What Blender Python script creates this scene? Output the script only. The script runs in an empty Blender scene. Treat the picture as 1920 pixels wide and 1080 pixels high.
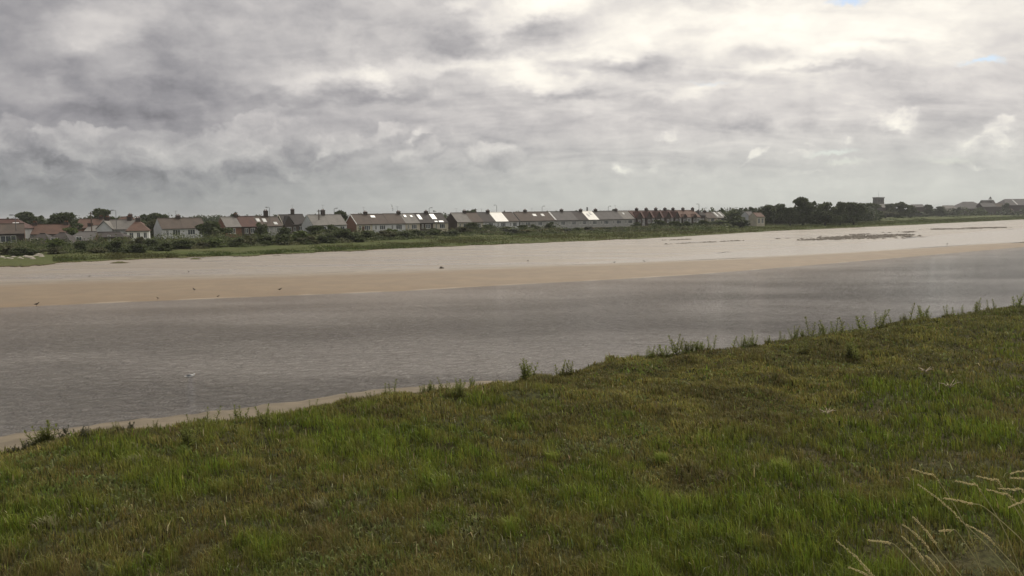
import bpy, math, random
import numpy as np
from mathutils import Vector, Matrix
random.seed(7)
R = math.radians
scene = bpy.context.scene
COL = scene.collection

# ------------------------------------------------------------------ camera
F = 1507.0                      # focal length in pixels of a 1920 wide frame
H = 7.0                         # eye height over the water
PITCH = math.atan(135.5 / F); ROLL = math.atan(0.0115)
r0 = Vector((1, 0, 0)); u0 = Vector((0, math.sin(PITCH), math.cos(PITCH)))
fw = Vector((0, math.cos(PITCH), -math.sin(PITCH)))
rt = r0 * math.cos(ROLL) - u0 * math.sin(ROLL)
up = u0 * math.cos(ROLL) + r0 * math.sin(ROLL)
cam_d = bpy.data.cameras.new('camera'); cam = bpy.data.objects.new('camera', cam_d); COL.objects.link(cam)
cam.matrix_world = Matrix(((rt.x, up.x, -fw.x, 0), (rt.y, up.y, -fw.y, 0), (rt.z, up.z, -fw.z, H), (0, 0, 0, 1)))
cam_d.sensor_width = 36; cam_d.lens = 36 * F / 1920; cam_d.clip_start = 0.1; cam_d.clip_end = 20000
scene.camera = cam

def ray(u, v):
    return (fw * F + rt * (u - 960) + up * (540 - v)).normalized()
def vh(u):
    return 415.5 - 0.0115 * u
def P(u, v, z=0.0):             # ground point seen at (u, v) on the level z
    d = ray(u, v); k = (z - H) / d.z
    return Vector((d.x * k, d.y * k, z))
def AZ(u):                      # azimuth tangent of an image column
    d = ray(u, vh(u)); return d.x / d.y
def at(u, Y, z=0.0):
    return Vector((AZ(u) * Y, Y, z))
def ztop(u, v, Y):              # height of what shows at (u, v) at depth Y
    d = ray(u, v); return H + d.z / d.y * Y

# ------------------------------------------------------------------ sky and light
SUN_EL, SUN_AZ = R(52), R(24)   # azimuth from +Y towards +X
scene.view_settings.view_transform = 'Standard'; scene.view_settings.look = 'None'
scene.view_settings.exposure = 0.22; scene.view_settings.gamma = 1
world = bpy.data.worlds.new('World'); scene.world = world; world.use_nodes = True

class NT:
    def __init__(s, t): s.t = t; t.nodes.clear()
    def n(s, typ, **kw):
        o = s.t.nodes.new(typ)
        for k, v in kw.items(): setattr(o, k, v)
        return o
    def link(s, a, b): s.t.links.new(a, b)
    def put(s, sock, v):
        if isinstance(v, bpy.types.NodeSocket): s.t.links.new(v, sock)
        else: sock.default_value = v
    def m(s, op, a, b=None, c=None, clamp=False):
        o = s.n('ShaderNodeMath', operation=op, use_clamp=clamp)
        for i, v in enumerate((a, b, c)):
            if v is not None: s.put(o.inputs[i], v)
        return o.outputs[0]
    def vm(s, op, a, b=None):
        o = s.n('ShaderNodeVectorMath', operation=op); s.put(o.inputs[0], a)
        if b is not None: s.put(o.inputs[1], b)
        return o.outputs['Value'] if op in ('LENGTH', 'DOT_PRODUCT') else o.outputs[0]
    def xyz(s, x, y, z=0.0):
        o = s.n('ShaderNodeCombineXYZ')
        for i, v in enumerate((x, y, z)): s.put(o.inputs[i], v)
        return o.outputs[0]
    def sep(s, v):
        o = s.n('ShaderNodeSeparateXYZ'); s.put(o.inputs[0], v); return o.outputs
    def noise(s, vec, scale, detail=6, rough=.55, dist=0.0, lac=2.0):
        o = s.n('ShaderNodeTexNoise'); s.put(o.inputs['Vector'], vec)
        o.inputs['Scale'].default_value = scale; o.inputs['Detail'].default_value = detail
        o.inputs['Roughness'].default_value = rough; o.inputs['Distortion'].default_value = dist
        o.inputs['Lacunarity'].default_value = lac
        return o.outputs['Fac']
    def ss(s, v, a, b, lo=0.0, hi=1.0, kind='SMOOTHSTEP'):
        o = s.n('ShaderNodeMapRange', interpolation_type=kind)
        s.put(o.inputs['Value'], v)
        for k, q in (('From Min', a), ('From Max', b), ('To Min', lo), ('To Max', hi)): s.put(o.inputs[k], q)
        return o.outputs['Result']
    def mix(s, f, a, b, blend='MIX'):
        o = s.n('ShaderNodeMix', data_type='RGBA', blend_type=blend)
        s.put(o.inputs[0], f)
        for sock, v in ((o.inputs[6], a), (o.inputs[7], b)):
            s.put(sock, v if isinstance(v, bpy.types.NodeSocket) else (*v[:3], 1))
        return o.outputs[2]
    def mapping(s, vec, loc=(0, 0, 0), rot=(0, 0, 0), sc=(1, 1, 1), typ='POINT'):
        o = s.n('ShaderNodeMapping', vector_type=typ); s.put(o.inputs['Vector'], vec)
        o.inputs['Location'].default_value = loc; o.inputs['Rotation'].default_value = rot; o.inputs['Scale'].default_value = sc
        return o.outputs[0]

def build_sky():
    t = NT(world.node_tree)
    d = t.n('ShaderNodeTexCoord').outputs['Generated']
    x, y, z = t.sep(d)[0:3]
    az = t.m('MULTIPLY', t.m('ARCTAN2', x, y), 57.2958)          # degrees right of +Y
    el = t.m('MULTIPLY', t.m('ARCSINE', z), 57.2958)
    elc = t.m('MAXIMUM', el, 0.0)
    P2 = t.xyz(az, elc)
    # domain warp (degrees)
    wn = t.n('ShaderNodeTexNoise'); t.put(wn.inputs['Vector'], t.mapping(P2, sc=(.16, .26, 1)))
    wn.inputs['Scale'].default_value = 1.0; wn.inputs['Detail'].default_value = 5; wn.inputs['Roughness'].default_value = .62
    w = t.vm('MULTIPLY', t.vm('SUBTRACT', wn.outputs['Color'], (.5, .5, .5)), (6.5, 4.2, 0))
    Wp = t.vm('ADD', P2, w)
    wn2 = t.n('ShaderNodeTexNoise'); t.put(wn2.inputs['Vector'], P2)
    wn2.inputs['Scale'].default_value = .55; wn2.inputs['Detail'].default_value = 5; wn2.inputs['Roughness'].default_value = .6
    w2 = t.vm('MULTIPLY', t.vm('SUBTRACT', wn2.outputs['Color'], (.5, .5, .5)), (2.4, 2.0, 0))
    Wc = t.vm('ADD', P2, w2)
    K = 0.038                                                       # degrees per pixel
    def chain(base, acc):       # evaluate one after the other (keeps the shader stack small)
        o = t.n('ShaderNodeVectorMath', operation='MULTIPLY_ADD')
        t.put(o.inputs[0], acc); o.inputs[1].default_value = (1e-9,) * 3; t.put(o.inputs[2], base); return o.outputs[0]
    def blob(base, u, v, ru, rv, ang, amp, soft=1.0):
        q = ray(u, v); a = math.degrees(math.atan2(q.x, q.y)); e = math.degrees(math.asin(q.z))
        m_ = t.mapping(base, (a, e, 0), (0, 0, R(ang)), (ru * K, rv * K, 1), 'TEXTURE')
        l = t.vm('LENGTH', m_)
        return t.ss(l, 1.0, 1.0 - soft, 0.0, amp)
    def total(base, lst, soft=1.0, after=None):
        acc = after; first = True
        for b in lst:
            o = blob(base if acc is None else chain(base, acc), *b, soft=soft)
            acc = o if first else t.m('ADD', acc, o)
            first = False
        return acc
    # broad brightness: dark to the left, bright upper right
    lr = t.ss(az, -38, 20)
    hi = t.ss(el, 0, 15)
    base = t.m('ADD', .245, t.m('MULTIPLY', lr, t.m('ADD', .25, t.m('MULTIPLY', hi, .16))))
    base = t.m('ADD', base, t.m('MULTIPLY', hi, .04))
    base = t.m('ADD', base, t.ss(el, 18, 60, 0, .18))
    # light and dark patches of the high layer
    patches = [(190, 40, 170, 60, 20, .17), (225, 120, 80, 60, 0, .08), (65, 155, 110, 40, -15, .06), (420, 55, 60, 40, 0, .05),
               (560, 130, 200, 40, 8, .11), (700, 135, 240, 26, 6, .16), (930, 118, 150, 55, -5, .20), (640, 70, 60, 30, 30, .07), (720, 150, 60, 30, 0, .14),
               (1000, 20, 150, 45, 10, .26), (870, 12, 60, 18, 0, .16), (1250, 50, 330, 60, 4, .13), (1500, 60, 300, 90, -5, .11), (1130, 95, 160, 30, 5, .14), (1560, 95, 120, 20, 0, .12),
               (1050, 150, 180, 26, 5, .14), (1480, 135, 160, 40, -10, .12), (1680, 40, 160, 60, 0, .05), (1260, 168, 200, 14, 4, .12), (560, 225, 60, 22, 0, .13),
               (1820, 40, 160, 60, 0, .06), (770, 255, 50, 20, 35, .12), (1000, 130, 60, 40, 0, .10), (700, 380, 240, 14, 0, .04), (425, 376, 60, 10, 0, .08),
               (250, 212, 230, 34, 0, -.06), (310, 130, 190, 120, 30, -.03), (600, 60, 120, 60, 0, -.05), (850, 75, 140, 50, -10, -.13), (1010, 65, 130, 28, 8, -.10), (390, 165, 200, 40, 0, -.07), (860, 140, 60, 25, 0, -.09),
               (1070, 108, 130, 16, 6, -.10), (1180, 118, 150, 30, 5, -.14), (1430, 110, 160, 26, 0, -.17), (1530, 140, 120, 12, 3, -.14), (1300, 58, 70, 18, 15, -.09), (1650, 76, 90, 14, 0, -.09),
               (700, 175, 230, 20, 5, -.09), (1100, 178, 200, 14, 0, -.09), (1250, 165, 90, 12, 0, -.08), (1405, 235, 50, 28, 0, -.12), (1515, 230, 50, 22, 0, -.09), (1800, 215, 170, 60, 0, -.04), (930, 285, 90, 36, 0, -.09)]
    pt = t.m('MULTIPLY', total(Wp, patches, after=base), 1.3)
    # streaky altocumulus seen in perspective
    zz = t.m('ADD', t.m('MAXIMUM', z, 0.0), .24)
    pl = t.xyz(t.m('DIVIDE', x, zz), t.m('DIVIDE', y, zz))
    s1 = t.noise(t.mapping(pl, rot=(0, 0, R(-12)), sc=(1.0, 1.9, 1)), 2.0, 8, .58, .8)
    s2 = t.noise(t.mapping(pl, (3, 1, 0), (0, 0, R(15)), (1.4, 2.2, 1)), 4.2, 6, .55, .5)
    fine = t.noise(t.mapping(P2, sc=(.5, .9, 1)), .9, 8, .62, .4)
    bil = lambda vec: t.noise(t.mapping(vec, sc=(.30, .42, 1)), 1.0, 6, .55, .15)
    nb = bil(Wc); emb = t.m('SUBTRACT', nb, bil(t.vm('ADD', Wc, (.45, .55, 0))))
    lamp = t.ss(az, -30, 12, .28, 1.0)
    st = t.m('ADD', t.m('MULTIPLY', t.m('SUBTRACT', s1, .5), .50), t.m('MULTIPLY', t.m('SUBTRACT', s2, .5), .22))
    st = t.m('MULTIPLY', t.m('MULTIPLY', st, lamp), t.ss(el, 1, 7, .25, 1.0))
    st = t.m('ADD', st, t.m('MULTIPLY', t.m('SUBTRACT', fine, .5), .16))
    v0 = t.m('ADD', t.m('ADD', t.m('ADD', base, pt), st), t.m('MULTIPLY', emb, .22))
    # cumulus heaps low over the horizon: field -> crisp top edge, lit rim, grey belly
    cum = [(60, 325, 230, 105, 0, 1.0), (240, 300, 150, 85, 0, 1.0), (130, 275, 90, 50, 0, .8), (340, 310, 170, 85, 10, 1.0), (510, 260, 110, 85, 0, 1.2), (440, 320, 200, 80, 15, 1.0), (0, 260, 90, 70, 0, 1.0),
           (640, 280, 95, 42, 12, 1.1), (740, 240, 60, 36, 0, .9), (780, 280, 90, 36, 10, .9), (930, 290, 110, 50, 0, .8), (560, 320, 120, 40, 0, .8)]
    def field(shift, after):
        return total(t.vm('ADD', chain(Wc, after), shift), cum, after=after)
    fa = field((0, 0, 0), v0); fb = field((-.9, .9, 0), fa)
    mask = t.ss(t.m('ADD', fa, t.m('MULTIPLY', t.m('SUBTRACT', nb, .5), .5)), .25, .40)
    lit = t.ss(t.m('SUBTRACT', fa, fb), -.02, .60)
    belly = t.ss(el, 2.0, 8.5)
    cv = t.m('ADD', t.m('ADD', .225, t.m('MULTIPLY', belly, .075)), t.m('MULTIPLY', lit, t.m('ADD', .075, t.m('MULTIPLY', lr, .13))))
    cv = t.m('ADD', cv, t.m('MULTIPLY', lr, .21))
    cv = t.m('ADD', cv, t.m('MULTIPLY', t.m('SUBTRACT', fine, .5), .20))
    cv = t.m('ADD', cv, t.m('MULTIPLY', emb, .48))
    v1 = t.m('ADD', v0, t.m('MULTIPLY', t.m('MULTIPLY', mask, .85), t.m('SUBTRACT', cv, v0)))
    # sunlit small cumulus
    puf = [(1690, 220, 50, 26, 0, 1.2), (1685, 245, 62, 24, 0, 1.0), (1590, 264, 24, 10, 0, 1.0), (1880, 232, 40, 22, 15, 1.1), (1860, 262, 70, 26, 0, .9), (1420, 283, 28, 14, 20, 1.1), (1400, 300, 40, 16, 20, .8),
           (1230, 312, 36, 20, 45, .7), (1250, 255, 50, 22, 20, .6), (600, 292, 44, 12, 30, .9), (625, 255, 36, 14, 15, .8), (1160, 312, 36, 14, 0, .5), (1500, 285, 44, 13, 0, .6),
           (775, 258, 34, 15, 40, .9), (860, 310, 24, 12, 40, .7), (1510, 270, 22, 8, 0, .6), (1840, 310, 46, 14, 0, .7), (1510, 320, 60, 10, 0, .5)]
    pa = total(Wc, puf, after=v1); pb = total(t.vm('ADD', chain(Wc, pa), (.5, .9, 0)), puf, after=pa)
    pm = t.ss(t.m('ADD', pa, t.m('MULTIPLY', t.m('SUBTRACT', nb, .5), 1.5)), .05, 1.1)
    pl2 = t.ss(t.m('SUBTRACT', pa, pb), -.1, .5, .05, .15)
    pl2 = t.m('ADD', pl2, t.m('MULTIPLY', emb, .7))
    v2 = t.m('ADD', v1, t.m('MULTIPLY', pm, pl2))
    # horizon veil
    veil = t.ss(el, 3.6, 0.0, 0, .8)
    hv = t.m('ADD', .225, t.m('MULTIPLY', lr, .37))
    v3 = t.m('ADD', v2, t.m('MULTIPLY', veil, t.m('SUBTRACT', t.m('ADD', hv, t.m('MULTIPLY', t.m('SUBTRACT', fine, .5), .12)), v2)))
    v3 = t.m('MAXIMUM', v3, .12)
    # colour: mauve grey in the dark, warm white in the bright, greenish grey at the horizon
    ramp = t.n('ShaderNodeValToRGB'); t.link(v3, ramp.inputs[0])
    cr = ramp.color_ramp; cr.elements[0].position = .1; cr.elements[0].color = (.100, .100, .112, 1)
    cr.elements[1].position = 1.0; cr.elements[1].color = (1.0, .97, .86, 1)
    for p_, c_ in ((.25, (.256, .250, .264)), (.40, (.412, .396, .398)), (.6, (.628, .597, .572)), (.8, (.855, .810, .735))):
        e_ = cr.elements.new(p_); e_.color = (*c_, 1)
    col = ramp.outputs[0]
    col = t.mix(t.ss(el, 7, 0, 0, .9), col, t.mix(1.0, col, (.96, 1.03, .975), 'MULTIPLY'))
    # small openings of real blue sky between the clouds
    sky = t.n('ShaderNodeTexSky'); sky.sky_type = 'NISHITA'; sky.sun_disc = False
    sky.sun_elevation = SUN_EL; sky.sun_rotation = SUN_AZ
    blue = t.mix(1.0, sky.outputs[0], (.10, .10, .10), 'MULTIPLY')
    gaps = total(Wc, [(1590, -2, 44, 10, 0, 1.1), (1845, 116, 42, 8, 0, .9), (1560, 284, 60, 9, 5, .45), (1590, 300, 50, 8, 0, .3), (1330, 150, 50, 6, 0, .2), (1780, 300, 60, 12, 0, .25)], after=v3)
    g = t.m('MINIMUM', gaps, .8)
    col = t.mix(g, col, blue)
    bg = t.n('ShaderNodeBackground'); t.link(col, bg.inputs[0]); bg.inputs[1].default_value = 1.0
    out = t.n('ShaderNodeOutputWorld'); t.link(bg.outputs[0], out.inputs[0])
build_sky()
world.cycles.sampling_method = 'NONE'

sd = bpy.data.lights.new('sun', 'SUN'); sd.energy = 1.5; sd.angle = R(10); sd.color = (1, .93, .82)
sun = bpy.data.objects.new('sun', sd); COL.objects.link(sun)
sv = Vector((math.sin(SUN_AZ) * math.cos(SUN_EL), math.cos(SUN_AZ) * math.cos(SUN_EL), math.sin(SUN_EL)))
sun.rotation_euler = sv.to_track_quat('Z', 'Y').to_euler(); sun.location = (0, 0, 300)

# ------------------------------------------------------------------ helpers
def tag(o, label=None, cat=None, group=None, kind=None):
    if label: o['label'] = label
    if cat: o['category'] = cat
    if group: o['group'] = group
    if kind: o['kind'] = kind
    return o
def empty(name, loc, rz=0, label=None, cat=None, group=None):
    o = bpy.data.objects.new(name, None); COL.objects.link(o); o.location = loc; o.rotation_euler = (0, 0, rz)
    o.empty_display_size = .3
    return tag(o, label, cat, group)
def link(name, me, parent=None):
    o = bpy.data.objects.new(name, me); COL.objects.link(o)
    if parent: o.parent = parent
    return o
class MB:
    """collects faces, builds ONE mesh object"""
    def __init__(s): s.v = []; s.f = []
    def poly(s, pts):
        n = len(s.v); s.v += [tuple(p) for p in pts]; s.f.append(tuple(range(n, n + len(pts)))); return s
    def box(s, a, b):
        (x0, y0, z0), (x1, y1, z1) = a, b
        n = len(s.v)
        s.v += [(x0, y0, z0), (x1, y0, z0), (x1, y1, z0), (x0, y1, z0), (x0, y0, z1), (x1, y0, z1), (x1, y1, z1), (x0, y1, z1)]
        s.f += [tuple(n + i for i in q) for q in ((0, 3, 2, 1), (4, 5, 6, 7), (0, 1, 5, 4), (1, 2, 6, 5), (2, 3, 7, 6), (3, 0, 4, 7))]
        return s
    def slab(s, quad, th):        # thick sheet under a quad
        q = [Vector(p) for p in quad]; n = (q[1] - q[0]).cross(q[-1] - q[0]).normalized() * th
        b = [p - n for p in q]; k = len(q); o = len(s.v)
        s.v += [tuple(p) for p in q + b]
        s.f.append(tuple(range(o, o + k))); s.f.append(tuple(range(o + 2 * k - 1, o + k - 1, -1)))
        for i in range(k):
            j = (i + 1) % k; s.f.append((o + j, o + i, o + k + i, o + k + j))
        return s
    def tube(s, pts, rad, n=6):
        pts = [Vector(p) for p in pts]
        if not isinstance(rad, (list, tuple)): rad = [rad] * len(pts)
        base = len(s.v)
        for i, p in enumerate(pts):
            d = (pts[min(i + 1, len(pts) - 1)] - pts[max(i - 1, 0)]).normalized()
            a = d.orthogonal().normalized() if abs(d.z) > .9 else d.cross(Vector((0, 0, 1))).normalized()
            b = d.cross(a)
            for k in range(n):
                t_ = 2 * math.pi * k / n
                s.v.append(tuple(p + (a * math.cos(t_) + b * math.sin(t_)) * rad[i]))
        for i in range(len(pts) - 1):
            for k in range(n):
                k2 = (k + 1) % n
                s.f.append((base + i * n + k, base + i * n + k2, base + (i + 1) * n + k2, base + (i + 1) * n + k))
        s.f.append(tuple(base + k for k in range(n))[::-1]); s.f.append(tuple(base + (len(pts) - 1) * n + k for k in range(n)))
        return s
    def mesh(s, name, mat, smooth=False):
        me = bpy.data.meshes.new(name); me.from_pydata(s.v, [], s.f); me.materials.append(mat)
        if smooth:
            for p in me.polygons: p.use_smooth = True
        me.update(); return me
    def build(s, name, mat, parent=None, smooth=False):
        return link(name, s.mesh(name, mat, smooth), parent)
def np_mesh(name, verts, faces, mat, smooth=False, attrs=None):
    """verts (n,3), faces (m,k) numpy"""
    me = bpy.data.meshes.new(name); n, k = len(verts), faces.shape[1]; m_ = len(faces)
    me.vertices.add(n); me.vertices.foreach_set('co', np.asarray(verts, np.float32).ravel())
    me.loops.add(m_ * k); me.loops.foreach_set('vertex_index', faces.astype(np.int32).ravel())
    me.polygons.add(m_); me.polygons.foreach_set('loop_start', np.arange(0, m_ * k, k, dtype=np.int32))
    me.polygons.foreach_set('use_smooth', np.full(m_, smooth))
    for an, av in (attrs or {}).items():
        av = np.asarray(av, np.float32)
        if av.ndim == 1:
            a = me.attributes.new(an, 'FLOAT', 'POINT'); a.data.foreach_set('value', av)
        else:
            a = me.attributes.new(an, 'FLOAT_COLOR', 'POINT'); a.data.foreach_set('color', av.ravel())
    me.materials.append(mat); me.update(calc_edges=True); me.validate()
    return me
# value noise in numpy
_rs = np.random.RandomState(11); _T = _rs.rand(256, 256)
def vnoise(x, y):
    xi = np.floor(x).astype(int); yi = np.floor(y).astype(int); fx = x - xi; fy = y - yi
    fx = fx * fx * (3 - 2 * fx); fy = fy * fy * (3 - 2 * fy)
    a = _T[xi & 255, yi & 255]; b = _T[(xi + 1) & 255, yi & 255]; c = _T[xi & 255, (yi + 1) & 255]; d = _T[(xi + 1) & 255, (yi + 1) & 255]
    return (a * (1 - fx) + b * fx) * (1 - fy) + (c * (1 - fx) + d * fx) * fy
def fbm(x, y, o=4):
    s = 0; a = .5; t_ = 0
    for i in range(o):
        s = s + a * vnoise(x * 2 ** i + 17.3 * i, y * 2 ** i + 9.1 * i); t_ += a; a *= .5
    return s / t_ - .5

# ------------------------------------------------------------------ materials
def new_mat(name):
    m_ = bpy.data.materials.new(name); m_.use_nodes = True; return m_, NT(m_.node_tree)
def finish(t, col, rough, bump=None, bstr=.3, bdist=.02, spec=.5, metal=0.0, ior=1.45, transl=0.0):
    b = t.n('ShaderNodeBsdfPrincipled')
    t.put(b.inputs['Base Color'], col if isinstance(col, bpy.types.NodeSocket) else (*col, 1))
    t.put(b.inputs['Roughness'], rough); b.inputs['Specular IOR Level'].default_value = spec
    b.inputs['Metallic'].default_value = metal; b.inputs['IOR'].default_value = ior
    if bump is not None:
        bn = t.n('ShaderNodeBump'); bn.inputs['Strength'].default_value = bstr; bn.inputs['Distance'].default_value = bdist
        t.put(bn.inputs['Height'], bump); t.link(bn.outputs[0], b.inputs['Normal'])
    sh = b.outputs[0]
    if transl > 0:
        tr = t.n('ShaderNodeBsdfTranslucent'); t.put(tr.inputs[0], col if isinstance(col, bpy.types.NodeSocket) else (*col, 1))
        mx = t.n('ShaderNodeMixShader'); mx.inputs[0].default_value = transl
        t.link(sh, mx.inputs[1]); t.link(tr.outputs[0], mx.inputs[2]); sh = mx.outputs[0]
    out = t.n('ShaderNodeOutputMaterial'); t.link(sh, out.inputs[0])
def simple(name, c1, c2, scale=2.0, rough=.8, bstr=.3, bdist=.02, spec=.3, metal=0.0, stretch=(1, 1, 1), world_co=False):
    m_, t = new_mat(name)
    co = t.n('ShaderNodeNewGeometry').outputs['Position'] if world_co else t.n('ShaderNodeTexCoord').outputs['Object']
    co = t.mapping(co, sc=stretch)
    n1 = t.noise(co, scale, 5, .6); n2 = t.noise(co, scale * 6, 3, .6)
    f = t.ss(t.m('ADD', t.m('MULTIPLY', n1, .7), t.m('MULTIPLY', n2, .3)), .35, .65)
    finish(t, t.mix(f, c1, c2), rough, n2, bstr, bdist, spec, metal)
    return m_
def leaf_mat(name, c1, c2, c3, transl=.3):
    m_, t = new_mat(name)
    g = t.n('ShaderNodeNewGeometry'); rnd = g.outputs['Random Per Island']
    n1 = t.noise(g.outputs['Position'], .55, 3, .6)
    c = t.mix(rnd, c1, c2); c = t.mix(t.ss(n1, .4, .68), c, c3)
    finish(t, c, .65, spec=.25, transl=transl); return m_
def roof_mat(name, c1, c2, rough=.75, spec=.3):
    m_, t = new_mat(name)
    co = t.n('ShaderNodeTexCoord').outputs['Object']
    n1 = t.noise(co, .6, 5, .65); n2 = t.noise(t.mapping(co, sc=(1, .3, 1)), 5, 3, .6)
    x, y, z = t.sep(co)[0:3]
    course = t.m('FRACT', t.m('MULTIPLY', z, 4.2))
    f = t.ss(t.m('ADD', t.m('MULTIPLY', n1, .6), t.m('MULTIPLY', n2, .4)), .36, .64)
    finish(t, t.mix(f, c1, c2), rough, t.m('ADD', n2, course), .4, .03, spec); return m_
def brick_mat(name, c1, c2, mortar):
    m_, t = new_mat(name)
    co = t.n('ShaderNodeTexCoord').outputs['Object']; x, y, z = t.sep(co)[0:3]
    b = t.n('ShaderNodeTexBrick'); t.put(b.inputs['Vector'], t.xyz(t.m('ADD', x, y), z)); b.inputs['Scale'].default_value = 4
    b.inputs['Color1'].default_value = (*c1, 1); b.inputs['Color2'].default_value = (*c2, 1); b.inputs['Mortar'].default_value = (*mortar, 1)
    b.inputs['Mortar Size'].default_value = .015
    n1 = t.noise(co, 1.2, 4); c = t.mix(t.ss(n1, .3, .7, 0, .5), b.outputs['Color'], c2)
    finish(t, c, .85, spec=.2); return m_

M = {}
M['render_white'] = simple('render_white', (.52, .53, .55), (.42, .43, .45), .8)
M['render_bright'] = simple('render_bright', (.80, .80, .78), (.72, .72, .70), .8)
M['render_cream'] = simple('render_cream', (.46, .42, .34), (.36, .33, .27), .8)
M['render_grey_and_shaded'] = simple('render_grey_and_shaded', (.34, .34, .34), (.26, .26, .26), .8)  # plain grey render, also white walls with backlit shade put into the colour
M['brick'] = brick_mat('brick', (.21, .105, .068), (.15, .078, .052), (.21, .17, .14))
M['brick_dark'] = brick_mat('brick_dark', (.070, .052, .045), (.050, .040, .036), (.075, .068, .06))
M['stone'] = simple('stone', (.12, .112, .10), (.085, .08, .072), 1.2)
M['roof_brown'] = roof_mat('roof_brown', (.115, .088, .070), (.080, .065, .055))
M['roof_dark'] = roof_mat('roof_dark', (.070, .060, .055), (.048, .042, .040))
M['roof_grey'] = roof_mat('roof_grey', (.14, .13, .125), (.10, .095, .09))
M['roof_pale'] = roof_mat('roof_pale', (.225, .21, .19), (.165, .155, .142))
M['roof_red'] = roof_mat('roof_red', (.115, .060, .048), (.078, .046, .040))
M['roof_orange'] = roof_mat('roof_orange', (.155, .092, .068), (.11, .070, .054))
M['roof_glare'] = simple('roof_glare', (.95, .93, .86), (.88, .86, .80), .5, rough=.6, spec=.3, bstr=.05)  # near-white base colour carries the sun glare painted onto these roofs
M['trim'] = simple('trim', (.75, .75, .72), (.65, .65, .63))
M['fascia_dark'] = simple('fascia_dark', (.05, .045, .04), (.035, .03, .03))
M['glass'] = simple('glass', (.03, .04, .05), (.05, .06, .075), .7, rough=.12, spec=.8, bstr=0)
M['door'] = simple('door', (.10, .05, .04), (.08, .04, .03))
M['pot'] = simple('pot', (.25, .10, .06), (.18, .08, .05))
M['metal'] = simple('metal', (.16, .16, .16), (.12, .12, .12), rough=.5, metal=.6)
M['metal_dark'] = simple('metal_dark', (.05, .05, .05), (.035, .035, .035), rough=.6)
M['lamp_glass'] = simple('lamp_glass', (.7, .7, .68), (.6, .6, .58), rough=.3)
M['wood'] = simple('wood', (.12, .085, .06), (.08, .06, .045), stretch=(1, 1, .2))
M['bark'] = simple('bark', (.06, .05, .04), (.035, .03, .025), 3, rough=.95)
M['wood_red'] = simple('wood_red', (.11, .055, .045), (.08, .045, .04))
M['rock'] = simple('rock', (.42, .38, .32), (.28, .25, .21), 2, bstr=.6, bdist=.1)
M['leaf_dark'] = leaf_mat('leaf_dark', (.054, .074, .030), (.092, .112, .044), (.060, .072, .032), .3)
M['leaf_mid'] = leaf_mat('leaf_mid', (.060, .080, .028), (.095, .115, .040), (.050, .062, .026))
M['leaf_fresh'] = leaf_mat('leaf_fresh', (.085, .12, .032), (.14, .17, .048), (.070, .095, .03))
M['leaf_olive'] = leaf_mat('leaf_olive', (.090, .095, .044), (.12, .12, .056), (.070, .072, .038))
M['leaf_grey'] = leaf_mat('leaf_grey', (.075, .085, .055), (.05, .06, .036), (.10, .105, .07))
M['leaf_straw'] = leaf_mat('leaf_straw', (.20, .18, .08), (.12, .12, .05), (.16, .13, .07))
M['weed_leaf'] = leaf_mat('weed_leaf', (.16, .19, .045), (.23, .26, .06), (.17, .17, .06), .45)
M['weed_grey'] = leaf_mat('weed_grey', (.075, .085, .045), (.05, .06, .03), (.09, .085, .05), .3)
M['weed_stem'] = simple('weed_stem', (.06, .055, .025), (.045, .05, .02))
M['straw'] = leaf_mat('straw', (.80, .70, .42), (.66, .56, .32), (.74, .66, .40), .4)
M['stalk'] = simple('stalk', (.40, .36, .18), (.30, .28, .13), 8)
M['gull_white'] = simple('gull_white', (.80, .80, .80), (.72, .72, .72), 5)
M['gull_grey'] = simple('gull_grey', (.16, .17, .18), (.12, .13, .14), 5)
M['wader'] = simple('wader', (.035, .028, .022), (.06, .045, .035), 8)
M['beak'] = simple('beak', (.35, .2, .04), (.3, .16, .03), 5)

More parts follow.
